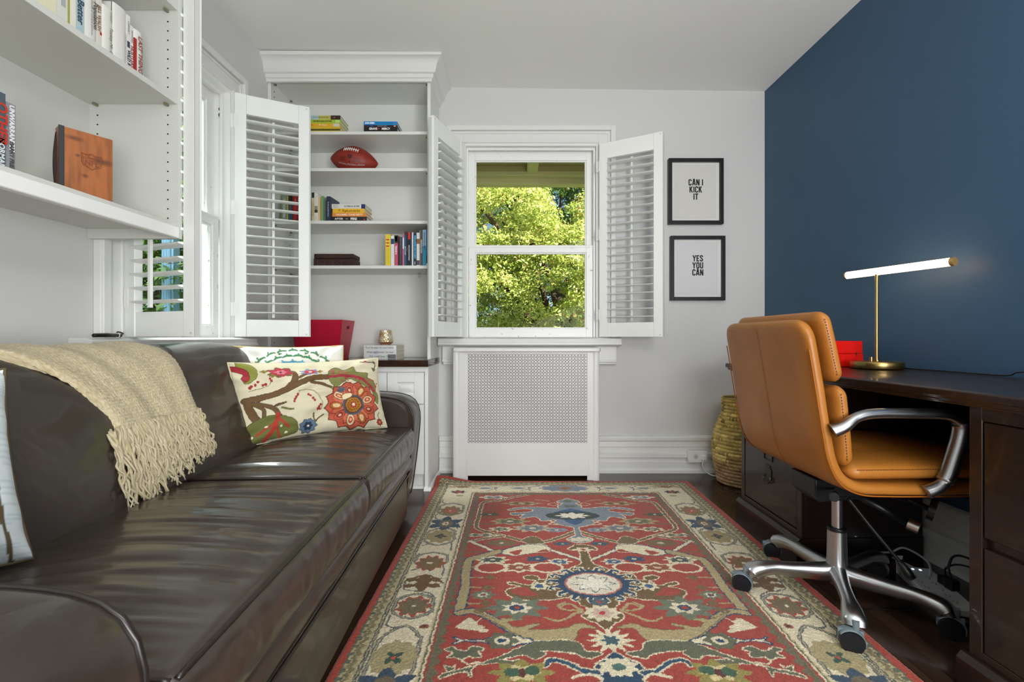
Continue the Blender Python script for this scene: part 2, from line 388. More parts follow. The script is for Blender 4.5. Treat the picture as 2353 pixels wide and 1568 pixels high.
# ------------------------------------------------------------------ plantation shutters
def shutter(hinge, free, z0, z1, label, rod=1):
    hx, hy = hinge; fx, fy = free; L = math.hypot(fx - hx, fy - hy); ang = math.atan2(fy - hy, fx - hx)
    t = thing('window_shutter', label, 'shutter', (hx, hy, z0), ang, 'open plantation shutter panels')
    H = z1 - z0; T = 0.014; S = 0.052
    mb = MB()
    mb.box(0, S, -T, T, 0, H); mb.box(L - S, L, -T, T, 0, H)
    mb.box(S, L - S, -T + 0.003, T - 0.003, 0, 0.088); mb.box(S, L - S, -T + 0.003, T - 0.003, H - 0.098, H)
    fr = mb.build('frame', M['shut'], t, bevel=0.002)
    mb = MB(); mb.box(L, L + 0.006, -T, 0.002, 0.0, H - 0.012)
    for zz in (0.012, H - 0.014):
        mb.cyl((L - 0.014, -T - 0.001, zz), (L - 0.014, T + 0.001, zz), 0.0045, n=12)
    mb.build('stop_bead', mat('shutter_bead', '#c9cac6', 0.4), t)
    a0, a1 = 0.100, H - 0.108; n = 21; mb = MB(); sp = (a1 - a0) / n; tilt = R(2) * rod
    for i in range(n):
        zc_ = a0 + sp * (i + 0.5)
        pts = []
        for k in range(14):
            a = 2 * math.pi * k / 14; py = 0.0315 * math.cos(a); pz = 0.0052 * math.sin(a)
            pts.append((py * math.cos(tilt) - pz * math.sin(tilt), zc_ + py * math.sin(tilt) + pz * math.cos(tilt)))
        mb.prism(pts, 'x', S + 0.001, L - S - 0.001)
    mb.build('louvers', M['shut'], t, smooth=True, autos=50)
    xm = L * 0.5; mb = MB(); mb.box(xm - 0.006, xm + 0.006, min(rod * 0.034, rod * 0.044), max(rod * 0.034, rod * 0.044), a0, a1 + 0.01)
    mb.build('tilt_rod', M['shut'], t)
    for zz in (0.14, H * 0.53, H - 0.14):
        mb = MB(); mb.box(-0.024, 0.0, -0.003, 0.001, zz - 0.034, zz + 0.034); mb.box(-0.002, 0.018, -T - 0.002, -T + 0.001, zz - 0.034, zz + 0.034)
        mb.cyl((-0.002, -0.004, zz - 0.036), (-0.002, -0.004, zz + 0.036), 0.005, n=10)
        mb.build('hinge', M['white'], t)
    return t
shutter((0.518, 2.878), (0.861, 2.700), 0.866, 2.083, 'white louvered shutter panel open beside the two framed prints')
shutter((-0.345, 2.862), (-0.474, 2.497), 0.866, 2.083, 'white louvered shutter panel swung out between bookcase and foliage window', -1)
shutter((-1.425, 2.290), (-1.118, 2.440), 0.866, 2.092, 'white louvered shutter panel in front of the built-in bookcase, left side')
shutter((-1.418, 1.660), (-1.086, 1.545), 0.866, 2.092, 'white shutter panel behind the wall-hung shelf above the sofa', -1)

# ------------------------------------------------------------------ radiator cover
def grille_mat():
    m = bpy.data.materials.new('perforated_enamel_sheet'); m.use_nodes = True; nt = m.node_tree; N = nt.nodes; L = nt.links
    b = N['Principled BSDF']; b.inputs['Base Color'].default_value = C('#e0e0de'); b.inputs['Roughness'].default_value = 0.35
    tc = N.new('ShaderNodeTexCoord'); sp = N.new('ShaderNodeSeparateXYZ'); L.new(tc.outputs['Object'], sp.inputs[0])
    cell = 0.0188
    def f(o, off): return mathn(N, L, 'SUBTRACT', mathn(N, L, 'FRACT', mathn(N, L, 'DIVIDE', mathn(N, L, 'ADD', o, off), cell)), 0.5)
    def holes(ou, ov, rmax, bar, rmin):
        u = f(sp.outputs[0], ou); v = f(sp.outputs[2], ov)
        r = mathn(N, L, 'SQRT', mathn(N, L, 'ADD', mathn(N, L, 'MULTIPLY', u, u), mathn(N, L, 'MULTIPLY', v, v)))
        inr = mathn(N, L, 'MULTIPLY', mathn(N, L, 'LESS_THAN', r, rmax), mathn(N, L, 'GREATER_THAN', r, rmin))
        d1 = mathn(N, L, 'GREATER_THAN', mathn(N, L, 'ABSOLUTE', mathn(N, L, 'ADD', u, v)), bar)
        d2 = mathn(N, L, 'GREATER_THAN', mathn(N, L, 'ABSOLUTE', mathn(N, L, 'SUBTRACT', u, v)), bar)
        return mathn(N, L, 'MULTIPLY', inr, mathn(N, L, 'MULTIPLY', d1, d2))
    a = holes(10.0, 10.0, 0.44, 0.13, 0.10)
    c = holes(10.0 + cell / 2, 10.0 + cell / 2, 0.16, 0.06, 0.0)
    h = mathn(N, L, 'MAXIMUM', a, c)
    t = N.new('ShaderNodeBsdfTransparent'); mx = N.new('ShaderNodeMixShader')
    L.new(h, mx.inputs[0]); L.new(b.outputs[0], mx.inputs[1]); L.new(t.outputs[0], mx.inputs[2]); L.new(mx.outputs[0], N['Material Output'].inputs[0])
    return m
RC = thing('radiator_cover', 'white metal radiator cover with perforated front under the back window', 'radiator cover', (0.05, 2.82, 0))
fy = 2.742
mb = MB(); mb.box(-0.385, -0.302, fy, fy + 0.012, 0.0, 0.775); mb.box(0.418, 0.487, fy, fy + 0.012, 0.0, 0.775)
mb.box(-0.302, 0.418, fy, fy + 0.004, 0.775 - 0.012, 0.775)
for x in (-0.385, 0.487 - 0.012):
    mb.box(x, x + 0.012, fy + 0.012, 2.885, 0, 0.775)
mb.build('case', M['cover'], RC, world=True, bevel=0.003)
for cx, s_ in ((-0.372, -1), (0.472, 1)):      # rounded vertical corners
    mb = MB()
    pts = [(cx + s_ * 0.017 * math.cos(a) , fy + 0.012 - 0.022 * math.sin(a)) for a in [math.pi * k / 12 for k in range(13)]]
    pts = [(cx + 0.020 * math.cos(math.pi * k / 12), fy + 0.004 - 0.012 * math.sin(math.pi * k / 12)) for k in range(13)]
    mb.prism(pts, 'z', 0.0, 0.776)
    mb.build('corner_post', M['cover'], RC, world=True, smooth=True, autos=40)
mb = MB(); mb.box(-0.302, 0.418, fy - 0.001, fy + 0.002, 0.226, 0.764); mb.build('perforated_panel', grille_mat(), RC, world=True)
mb = MB(); mb.box(-0.312, 0.428, fy - 0.001, fy + 0.010, 0.028, 0.2255); mb.build('lower_panel', M['cover'], RC, world=True, bevel=0.002)
mb = MB()
pts = [(-0.398, 2.892), (-0.398, fy + 0.006), (-0.385, fy - 0.022), (-0.36, fy - 0.028), (0.46, fy - 0.028), (0.489, fy - 0.022), (0.500, fy + 0.006), (0.500, 2.892)]
mb.prism(pts[::-1], 'z', 0.776, 0.800); mb.build('top', M['cover'], RC, world=True, bevel=0.006, seg=3)
MB().box(-0.366, 0.468, fy + 0.020, fy + 0.024, 0.03, 0.770).build('shade_sheet', mat('grille_shade_dark', '#22211f', 0.9), RC, world=True)  # dark sheet added behind the perforations, stands in for shade inside the cover
# ------------------------------------------------------------------ built-in bookcase on the back wall
BX0, BX1, BYF = -1.448, -0.506, 2.635
SH = {'a': 2.058, 'b': 1.845, 'c': 1.540, 'd': 1.280}     # shelf tops
HOLE = M['hole']
BC = thing('bookcase', 'tall white built-in bookcase with crown moulding in the left corner', 'bookcase', (-0.977, 2.78, 0.735))
for xa, sx in ((BX0, BX0 + 0.0185), (BX1 - 0.018, BX1 - 0.0185)):
    mb = MB(); mb.box(xa, xa + 0.018, BYF, YB - 0.008, 0.736, 2.40); mb.cur = 1
    for yy in (BYF + 0.035, YB - 0.06):
        for i in range(48):
            z = 0.80 + i * 0.032
            mb.box(sx - 0.0012, sx + 0.0012, yy - 0.0025, yy + 0.0025, z - 0.0025, z + 0.0025)
    mb.build('side_panel', [M['melamine'], HOLE], BC, world=True)
MB().box(BX0 + 0.018, BX1 - 0.018, YB - 0.010, YB - 0.002, 0.736, 2.40).build('back_panel', M['melamine'], BC, world=True)
MB().box(BX0 + 0.018, BX1 - 0.018, BYF + 0.001, YB - 0.010, 2.348, 2.366).build('top_panel', M['melamine'], BC, world=True, bevel=0.001)
for k, z in SH.items():
    MB().box(BX0 + 0.019, BX1 - 0.019, BYF + 0.003, YB - 0.0105, z - 0.018, z).build('shelf', M['melamine'], BC, world=True, bevel=0.001)
MB().box(BX0, BX1, BYF - 0.006, BYF + 0.012, 2.350, 2.400).build('fascia', M['white'], BC, world=True, bevel=0.001)
# crown moulding: profile swept along the front and round to the right side, mitred
CP = [(0.0, 2.372), (0.010, 2.374), (0.012, 2.384), (0.020, 2.388), (0.022, 2.402), (0.034, 2.406), (0.040, 2.416), (0.043, 2.432), (0.054, 2.448), (0.070, 2.460), (0.078, 2.462), (0.078, 2.478), (0.0, 2.478)]
CP = [(a, 2.335 + (z - 2.372) * 1.28) for a, z in CP]
mb = MB(); k = len(CP); vs = []
for (px, py, dx, dy) in ((BX0 - 0.001, BYF - 0.006, 0, -1), (BX1, BYF - 0.006, 1, -1), (BX1, YB - 0.001, 1, 0)):
    vs += [(px + dx * a, py + dy * a, min(z, zc(px + dx * a) - 0.001)) for a, z in CP]
fs = [(s_*k + i, s_*k + (i+1) % k, (s_+1)*k + (i+1) % k, (s_+1)*k + i) for s_ in range(2) for i in range(k)] + [tuple(range(k))[::-1], tuple(range(2*k, 3*k))]
mb.add(vs, fs); mb.build('crown_moulding', M['trim'], BC, world=True, smooth=True, autos=28)
PINM = mat('pin_metal', '#8c8875', 0.4, metal=0.8)
for z in list(SH.values()) + [2.366]:
    for sx, d in ((BX0 + 0.018, 1), (BX1 - 0.018, -1)):
        for yy in (BYF + 0.035, YB - 0.06):
            MB().box(min(sx, sx + d * 0.014), max(sx, sx + d * 0.014), yy - 0.004, yy + 0.004, z - 0.025, z - 0.0185).build('shelf_pin', PINM, BC, world=True)
# base cabinet
CYF = 2.565
BCab = thing('base_cabinet', 'white base cabinet with raised panel doors under the dark counter', 'cabinet', (-0.977, 2.74, 0))
mb = MB(); mb.box(BX0, BX1, CYF + 0.020, YB - 0.002, 0.085, 0.697); mb.box(BX0, BX1 - 0.002, CYF + 0.045, YB - 0.002, 0.0, 0.085)
mb.box(BX1 - 0.020, BX1, CYF + 0.002, CYF + 0.020, 0.0, 0.697); mb.box(BX0, BX1 - 0.02, CYF + 0.004, CYF + 0.020, 0.668, 0.697)
mb.build('carcass', M['white'], BCab, world=True, bevel=0.0015)
def raised(mb, x0, x1, z0, z1, y):
    mb.box(x0, x0 + 0.055, y, y + 0.019, z0, z1); mb.box(x1 - 0.055, x1, y, y + 0.019, z0, z1)
    mb.box(x0 + 0.055, x1 - 0.055, y, y + 0.019, z0, z0 + 0.055); mb.box(x0 + 0.055, x1 - 0.055, y, y + 0.019, z1 - 0.055, z1)
    a, b, c, d = x0 + 0.055, x1 - 0.055, z0 + 0.055, z1 - 0.055; q = 0.026
    vs = [(a, y + 0.012, c), (b, y + 0.012, c), (b, y + 0.012, d), (a, y + 0.012, d), (a+q, y + 0.003, c+q), (b-q, y + 0.003, c+q), (b-q, y + 0.003, d-q), (a+q, y + 0.003, d-q)]
    if d - c > 2*q: mb.add(vs, [(0,1,5,4),(1,2,6,5),(2,3,7,6),(3,0,4,7),(4,5,6,7)])
xs = [(BX0 + 0.005, -1.222), (-1.218, -0.980), (-0.976, -0.740), (-0.736, BX1 - 0.024)]
for (a, b) in xs:
    mb = MB(); raised(mb, a, b, 0.488, 0.664, CYF); mb.build('drawer_front', M['white'], BCab, world=True, bevel=0.002)
    mb = MB(); raised(mb, a, b, 0.090, 0.482, CYF); mb.build('door', M['white'], BCab, world=True, bevel=0.002)
mb = MB(); r_ = 0.018
q = [(0, 0), (r_, 0)] + [(r_ * math.cos(math.pi/2 * k / 6), 0.0 + r_ * math.sin(math.pi/2 * k / 6)) for k in range(1, 7)]
mb.prism([(BX1 + a, z) for a, z in q], 'y', CYF - 0.01, YB - 0.03); mb.prism([(CYF + 0.045 - a, z) for a, z in q], 'x', BX0, BX1 - 0.02)
mb.prism([(CYF + 0.002 - a, z) for a, z in q], 'x', BX1 - 0.022, BX1 + 0.018)
mb.build('shoe_moulding', M['quarter'], BCab, world=True, smooth=True, autos=40)
CT = thing('countertop', 'dark brown wooden counter slab on top of the white base cabinet', 'countertop', (-0.977, 2.73, 0.698))
MB().box(XL + 0.001, BX1 + 0.004, 2.545, YB - 0.002, 0.698, 0.735).build('slab', M['counter'], CT, world=True, bevel=0.002)

# ------------------------------------------------------------------ wall-hung shelf unit above the sofa
UY0, UY1, UXF = 0.42, 1.532, -1.143
US = thing('wall_shelf', 'white open shelf unit hung on the left wall above the sofa', 'shelf', (XL, 1.0, 1.197))
mb = MB(); mb.box(XL + 0.001, UXF, UY1, UY1 + 0.018, 1.197, 2.468); mb.cur = 1
for xx in (XL + 0.035, UXF - 0.035):
    for i in range(38):
        z = 1.265 + i * 0.032 * 0.985
        mb.cyl((xx, UY1 - 0.0008, z), (xx, UY1 + 0.001, z), 0.0026, n=10)
mb.build('end_panel', [M['laminate'], HOLE], US, world=True)
mb = MB(); mb.box(XL + 0.001, UXF, UY0 - 0.018, UY0, 1.197, 2.468); mb.build('end_panel', M['laminate'], US, world=True)
MB().box(XL + 0.001, XL + 0.008, UY0, UY1, 1.229, 2.468).build('back_panel', M['laminate'], US, world=True)
for z in (1.247, 1.666, 1.982, 2.30):
    MB().box(XL + 0.008, UXF - 0.003, UY0 + 0.001, UY1 - 0.001, z - 0.018, z).build('shelf', M['laminate'], US, world=True, bevel=0.001)
MB().box(UXF - 0.020, UXF + 0.004, UY0 - 0.018, UY1, 1.197, 1.234).build('bottom_rail', M['white'], US, world=True, bevel=0.003)
PINP = mat('pin_plastic', '#7d7a5e', 0.5)
for z in (1.666, 1.982):
    for xx in (XL + 0.035, UXF - 0.035):
        MB().tube([(xx, UY1 - 0.016, z - 0.0215), (xx, UY1, z - 0.0215)], 0.0045, 10).build('shelf_pin', PINP, US, world=True)

# ------------------------------------------------------------------ books
def book_mat(col, rough=0.45): return mat('book_cover_' + col.strip('#'), col, rough)
_bm = {}
def BMt(col):
    if col not in _bm: _bm[col] = book_mat(col)
    return _bm[col]
def book(loc, rz, t, h, d, cover, label, group, lay=False, marks=(), texts=(), rounded=False, lean=0.0):
    """Local: spine faces -Y. Standing: x = thickness, z = height, y = depth. Lying: x = height of the book, z = thickness.
    marks: (u0,u1,v0,v1,colour) as fractions of the spine; texts: (string, u, v, size, colour, stretch, bold, vertical)"""
    o = thing('book', label, 'book', loc, rz, group)
    if lean: o.rotation_euler = (0, lean, rz)
    w_, hh = (h, t) if lay else (t, h)     # spine width, spine height as placed
    c = 0.0016
    mb = MB()
    if lay:
        mb.box(0, w_, 0.0, 0.0025, 0, hh); mb.box(0, w_, 0.0025, d, 0, c); mb.box(0, w_, 0.0025, d, hh - c, hh)
    else:
        if rounded:
            n = 8; pts = [(w_ * 0.5 - w_ * 0.5 * math.cos(math.pi * k / n), 0.004 - 0.006 * math.sin(math.pi * k / n)) for k in range(n + 1)]
            mb.prism([(w_, 0.006)] + pts[::-1] + [(0, 0.006)], 'z', 0, hh)
        else: mb.box(0, w_, 0.0, 0.0025, 0, hh)
        mb.box(0, c, 0.0025, d, 0, hh); mb.box(w_ - c, w_, 0.0025, d, 0, hh)
    mb.build('cover', BMt(cover), o, smooth=rounded, autos=40 if rounded else None)
    mb = MB()
    if lay: mb.box(0.003, w_ - 0.003, 0.003, d - 0.003, c, hh - c)
    else: mb.box(c, w_ - c, 0.006, d - 0.003, 0.003, hh - 0.003)
    mb.build('pages', M['pages'], o)
    yo = -0.0026 if rounded else -0.0006
    for (u0, u1, v0, v1, col) in marks:
        mb = MB(); mb.box(u0 * w_, u1 * w_, yo, 0.002, v0 * hh, v1 * hh); mb.build('spine_panel', BMt(col), o)
    for tx in texts:
        s_, u, v, size, col = tx[:5]; sx = tx[5] if len(tx) > 5 else 1.0; bold = tx[6] if len(tx) > 6 else 0.0
        sh = tx[7] if len(tx) > 7 else 0.0
        vs, fs = text_geo(s_, size, sx, bold, shear=sh)
        org = (u * w_, yo - 0.0005 - (0.0012 if rounded else 0), v * hh)
        m_ = axes(org, (1, 0, 0), (0, 0, 1)) if lay else axes(org, (0, 0, -1), (1, 0, 0))
        mb = MB(); mb.add(vs, fs, m_); mb.build('lettering', BMt(col), o)
    return o
def spx(px, Y): return (px - 1190) * Y / 1045.8
# ---- the books and things on the shelves
G = 'books on the built-in bookcase'
zA, zB, zC_, zD = SH['a'], SH['b'], SH['c'], SH['d']
# top shelf, left pile (bottom to top)
z = zA
for (t, h, col, mk, tx, lab) in (
    (0.021, 0.205, '#c9b23a', [], [], 'yellow paperback at the bottom of the left pile on the top shelf'),
    (0.022, 0.200, '#cfae2c', [(0.0, 1, 0.0, 0.45, '#4a4a1c')], [], 'mustard paperback second from the bottom of the top shelf left pile'),
    (0.021, 0.204, '#d9a522', [(0.80, 0.97, 0.05, 0.9, '#c9c8c0')], [('49 Days', 0.5, 0.5, 0.015, '#f0ead0'), ('Lopez', 0.15, 0.5, 0.009, '#5a3c10')], 'orange-yellow paperback lettered 49 Days in the top shelf pile'),
    (0.021, 0.203, '#98c23c', [(0.86, 0.98, 0.1, 0.9, '#b7d87e')], [('THE FIRST RULE OF PUNK', 0.48, 0.5, 0.0125, '#7a2410', 0.78, 0.0005)], 'lime green paperback near the top of the top shelf left pile'),
    (0.024, 0.200, '#b9b45a', [(0.72, 1.0, 0.0, 1, '#33231c'), (0.0, 0.36, 0.0, 1.0, '#a8c4c8')], [('brown girl dreaming', 0.42, 0.55, 0.011, '#3c4a30'), ('o', 0.83, 0.5, 0.012, '#d0654a', 1, 0.001)], 'brown and olive paperback topmost of the top shelf left pile')):
    book((-1.044 - h, 2.675, z), 0, t, h, 0.130, col, lab, G, True, mk, tx); z += t + 0.0002
z = zA
for (t, h, col, mk, tx, lab) in (
    (0.018, 0.196, '#221d1c', [], [('TRANSIT', 0.5, 0.5, 0.010, '#c9c4ba')], 'black book lowest in the right pile on the top shelf'),
    (0.024, 0.197, '#191717', [], [('GRAVE', 0.28, 0.55, 0.017, '#efefe9', 0.9, 0.0008), ('MERCY', 0.66, 0.55, 0.017, '#efefe9', 0.9, 0.0008), ('o', 0.44, 0.62, 0.014, '#c8302a', 1, 0.001)], 'black book with white capitals in the top shelf right pile'),
    (0.012, 0.196, '#2a2230', [(0.20, 0.27, 0.1, 0.9, '#2b4a8a'), (0.9, 0.96, 0.2, 0.8, '#cfa078')], [('looking for alaska', 0.55, 0.5, 0.008, '#d8d0c8')], 'thin dark book under the bright blue one on the top shelf'),
    (0.021, 0.196, '#1189cc', [(0.92, 0.96, 0.3, 0.7, '#7b5a9a')], [('JOHN GREEN', 0.18, 0.5, 0.013, '#e8f2f4', 0.7, 0.0008), ('THE FAULT IN OUR STARS', 0.62, 0.5, 0.012, '#123a58', 0.72)], 'bright blue paperback on top of the right pile on the top shelf')):
    book((-0.906, 2.675, z), R(0.6), t, h, 0.120, col, lab, G, True, mk, tx); z += t + 0.0002
# third shelf, standing
Y0 = 2.668
row = [  # px left, px right, top z, colour, depth, marks, texts, label
    (645.4, 659.6, 1.700, '#77887a', .12, [(0, .12, 0, 1, '#6d7a2c')], [('CITYSCAPE VAN', .55, .5, .015, '#c9d2c4', 1, .0004)], 'grey-green book with an olive edge seen through the shutter slats'),
    (660.0, 671.6, 1.694, '#1c5560', .12, [(0, .2, 0, 1, '#cfa61c'), (.3, 1, .8, 1, '#20262a')], [('SHADOWS', .6, .55, .011, '#b53c3a')], 'teal book with a yellow edge seen through the shutter slats'),
    (672.0, 675.6, 1.692, '#8c1f22', .12, [], [], 'thin dark red book behind the shutter slats'),
    (675.8, 682.4, 1.700, '#b22c26', .12, [], [('SEA', .5, .8, .010, '#e8d8cc')], 'bright red book seen through the shutter slats'),
    (682.8, 690.6, 1.712, '#8a2433', .12, [], [('TELL THE WOLVES', .5, .55, .012, '#ecdfd8', 1, .0005)], 'maroon book with white capitals beside the shutter stile'),
    (716.4, 722.0, 1.712, '#cfc59c', .12, [(0, 1, .82, 1, '#2c2f28')], [('THE NATURE OF', .5, .42, .010, '#a8902c', 1, .0004)], 'thin cream book with a black top next to the shutter'),
    (722.4, 730.6, 1.710, '#dcd9d0', .12, [(.05, .95, .42, .55, '#8a8a86'), (.05, .95, .32, .42, '#3a3634')], [('Girls and Guys', .5, .76, .008, '#b08a80'), ('Yarn', .5, .14, .010, '#8a8680')], 'white book with a grey band standing on the third shelf'),
    (738.0, 743.0, 1.692, '#8c9a86', .12, [(.55, 1, 0, 1, '#54a84a')], [], 'green book leaning on the third shelf'),
    (750.0, 759.2, 1.690, '#27324a', .12, [], [('The Disreputable History', .5, .5, .0085, '#b9bfcc', 1, .0002)], 'navy blue book standing beside the lying pile')]
for (a, b, zt, col, d, mk, tx, lab) in row:
    x0, x1 = spx(a, Y0), spx(b, Y0)
    book((x0, Y0, zC_), R(-1.0) if a < 700 else R(-3.5), x1 - x0 - 0.0004, zt - zC_, d, col, lab, G, False, mk, tx)
book((-1.176, 2.672, zC_), R(-2), 0.017, 0.148, 0.12, '#c8b27a', 'tan-paged book behind the green one on the third shelf', G)
z = zC_
for (a, b, t, col, mk, tx, lab) in (
    (761.8, 842.5, 0.036, '#26262a', [(.91, .95, .42, .62, '#c23a3a')], [('AFTER', .21, .62, .0150, '#e4e2dc', 1.15, .0004), ('THE', .43, .6, .008, '#e4e2dc', 1.1), ('FIRE', .63, .62, .0185, '#e9e7e1', 1.1, .0009)], 'black book After the Fire under the third shelf pile'),
    (763.3, 840.9, 0.021, '#e08a3a', [], [('THE SUMMER I TURNED PRETTY', .50, .5, .0145, '#f3dcc0', .76, .0006, .2)], 'orange paperback second from the bottom of the third shelf pile'),
    (764.1, 837.2, 0.026, '#e9b430', [], [("I'll give you the Sun", .58, .48, .0165, '#33280e', .82, .0002, .15), ('*', .22, .38, .03, '#3a2c10')], 'yellow paperback in the third shelf pile'),
    (762.0, 838.8, 0.026, '#d9d8d4', [(.885, 1, 0, 1, '#25356a')], [('ALTHEA & OLIVER', .60, .5, .0135, '#3a3a40', .82, .0003), ('CRISTINA', .12, .68, .007, '#4c4c50'), ('MORACHO', .12, .32, .007, '#4c4c50')], 'white book with a navy spine end topmost of the third shelf pile')):
    x0, x1 = spx(a, 2.685), spx(b, 2.685)
    book((x0, 2.685, z), R(0.4), t, x1 - x0, 0.135, col, lab, G, True, mk, tx); z += t + 0.0002
# fourth shelf, standing at the right end
row = [
    (885.7, 897.6, 538.5, '#e2c93a', [], [('NAH', .4, .6, .003, '#b8a02c')], 'yellow book with red lips at the left end of the fourth shelf row', 'lips'),
    (898.2, 906.0, 542, '#dddfe0', [(.02, .96, .73, .90, '#22406e')], [('one day at a time', .5, .4, .006, '#a8acb0')], 'white book with a small blue picture panel', 'x'),
    (906.3, 914.6, 541, '#b8506a', [(0, 1, .75, 1, '#26301f'), (.2, .8, .80, .97, '#3c6a38')], [('Unbroken', .5, .52, .015, '#f0dede', .8, .0008)], 'pink and dark green book in the fourth shelf row', 'x'),
    (916.7, 924.9, 545, '#34353f', [], [('MARGARET ATWOOD', .5, .68, .0095, '#8d9096'), ('ALIAS GRACE', .5, .22, .0095, '#8a6242')], 'charcoal book between the pink ones on the fourth shelf', 'x'),
    (925.1, 928.7, 539, '#c86a86', [(0, 1, .55, .9, '#e0d5da')], [], 'thin pink book in the fourth shelf row', 'x'),
    (929.0, 933.6, 532, '#27527e', [(0, 1, .90, 1, '#5a2420')], [('SAY IT LOUDER', .5, .45, .007, '#b8d0e6', 1, .0004)], 'thin tall blue book with a maroon top', 'x'),
    (933.9, 937.3, 534.5, '#23262a', [], [('for beautiful', .5, .5, .005, '#aeb2b4')], 'thin black book before the red-topped one', 'x'),
    (937.4, 943.0, 534.5, '#1d1f22', [(.05, .95, .80, 1, '#d8281c')], [('Incorporated into the Parliament', .5, .4, .0066, '#e8e8e4', 1, .0006)], 'black book with a bright red top', 'x'),
    (943.3, 946.1, 535, '#31404e', [], [], 'thin slate blue book in the fourth shelf row', 'x'),
    (946.4, 949.8, 534, '#d2d6d4', [], [], 'thin white book right of the slate blue one', 'x'),
    (950.0, 957.0, 536, '#20303a', [], [('POPULATION AND SOCIETY', .5, .58, .0105, '#58b4ea', 1, .0011), ('Yaukey', .5, .1, .006, '#d8dcdc', 1, .0005)], 'dark book with light blue capitals Population and Society', 'x'),
    (957.2, 964.1, 535, '#d8d8d8', [(0, 1, .67, .82, '#8a6238'), (0, 1, .04, .18, '#4a4650')], [], 'white book with a brown picture panel', 'x'),
    (964.5, 971.0, 529, '#57534a', [(0, .2, 0, 1, '#8f8b84')], [('IMMIGRATION', .6, .55, .0115, '#dcdad2', 1.05, .0003)], 'grey-brown book lettered Immigration in white', 'x'),
    (971.3, 979.4, 528, '#2b94b8', [(.0, 1, .55, 1, '#9fc4de')], [('Wicked Problem Minds', .5, .7, .0105, '#4a4668', 1, .0003)], 'light blue and turquoise book second from the right', 'x'),
    (979.8, 983.6, 527, '#2c6ea4', [(0, 1, 0, .08, '#d8d2c4'), (0, 1, .08, .3, '#2b2f30')], [], 'blue book at the far right of the fourth shelf', 'x')]
for (a, b, ty, col, mk, tx, lab, sp_) in row:
    x0, x1 = spx(a, 2.670), spx(b, 2.670); zt = EYE + (775 - ty) * 2.670 / 1045.8
    o = book((x0, 2.670, zD), 0, x1 - x0 - 0.0003, zt - zD, 0.135, col, lab, G, False, mk, tx)
    if sp_ == 'lips':
        wd = x1 - x0; mb = MB()
        for q in (.83, .73, .63):
            zz = (zt - zD) * q; pts = [(wd * .42 + .0115 * math.cos(a_), zz + .0044 * math.sin(a_) * (1 - .35 * abs(math.cos(a_)))) for a_ in [2*math.pi*k/16 for k in range(16)]]
            mb.prism(pts, 'y', -0.0012, 0.001)
        mb.build('red_lips', BMt('#cf3340'), o)
        mb = MB()
        for q in range(12): mb.box(.15 * wd, .75 * wd, -0.0010, 0.001, (.54 - q * .038) * (zt - zD), (.546 - q * .038) * (zt - zD))
        mb.build('small_print', BMt('#b09a2a'), o)

# football
FB = thing('football', 'brown-red leather football with white laces on the second shelf', 'football', (-0.992, 2.760, zB))
Lb, Rb = 0.146, 0.086
fm = Matrix.Translation((0, 0, Rb + 0.0005)) @ Matrix.Rotation(R(6.5), 4, 'Y')
nu, nv = 60, 40
def fbp(s, a, off=0.0):
    x = math.sin(s * math.pi / 2) * Lb if False else s * Lb
    r = Rb * (max(0.0, 1 - abs(s) ** 1.75)) ** 0.80 + off
    return (x, -math.cos(a) * r, math.sin(a) * r)
mb = MB(); mb.grid(nu, nv, lambda i, j: fm @ Vector(fbp(-1 + 2 * i / (nu - 1), 2 * math.pi * j / nv)), wrap_v=True)
mb.build('leather_body', mat('football_leather', '#8f2b1c', 0.45, bump=(700, 0.25, 0.001), var=(20, '#7d2418', .4, .7)), FB, smooth=True)
A0 = R(31)
mb = MB()
mb.tube([fm @ Vector(fbp(s, A0, 0.002)) for s in np.linspace(-0.28, 0.30, 14)], 0.0024, 8)
for s in np.linspace(-0.27, 0.29, 8):
    mb.tube([fm @ Vector(fbp(s, A0 + a, 0.0022)) for a in (R(-9), R(-4), R(4), R(9))], 0.0024, 8)
mb.build('laces', mat('white_laces', '#e4e2dc', 0.5), FB, smooth=True)
mb = MB(); sm = []
for a_ in (A0, A0 + R(90), A0 - R(90)):
    pts = [fm @ Vector(fbp(s, a_, 0.0004)) for s in np.linspace(-0.96, 0.96, 40)]; mb.tube(pts, 0.0007, 5)
pts = []
for k in range(33):
    t_ = 2 * math.pi * k / 32; s = 0.01 + 0.40 * math.cos(t_); pts.append(fm @ Vector(fbp(s, A0 + R(17) * math.sin(t_) , 0.0004)))
mb.tube(pts, 0.0006, 5); mb.build('seam', mat('football_seam', '#4a140e', 0.7), FB)
mb = MB()
def fb_map(vs, s0, a0, sx=1.0):   # wrap flat lettering onto the ball
    out = []
    for (x, y, z_) in vs:
        s = s0 + x * sx / Lb; a = a0 + y / Rb; out.append(tuple(fm @ Vector(fbp(s, a, 0.0006))))
    return out
SHIELD = [(-.5, .42), (-.32, .40), (-.16, .40), (0, .5), (.16, .40), (.32, .40), (.5, .42), (.46, .2), (.47, -.1), (.42, -.3), (.2, -.4), (0, -.55), (-.2, -.4), (-.42, -.3), (-.47, -.1), (-.46, .2)]
sv = [(x * .024, y * .026, 0) for x, y in SHIELD]; mb.add(fb_map(sv, 0.03, R(-2)), [tuple(range(len(sv)))])
for (s0, a0) in ((-.27, R(-6)), (.31, R(-6))):
    for q, wq in enumerate((.040, .036, .030, .050)):
        vs = [(-wq/2, -.0011, 0), (wq/2, -.0011, 0), (wq/2, .0011, 0), (-wq/2, .0011, 0)]; 
        vs = [(-wq/2 + wq * k / 6, yy, 0) for yy in (-.0011, .0011) for k in range(7)]
        mb.add(fb_map(vs, s0 , a0 - q * R(4.2)), [(k, k+1, k+8, k+7) for k in range(6)])
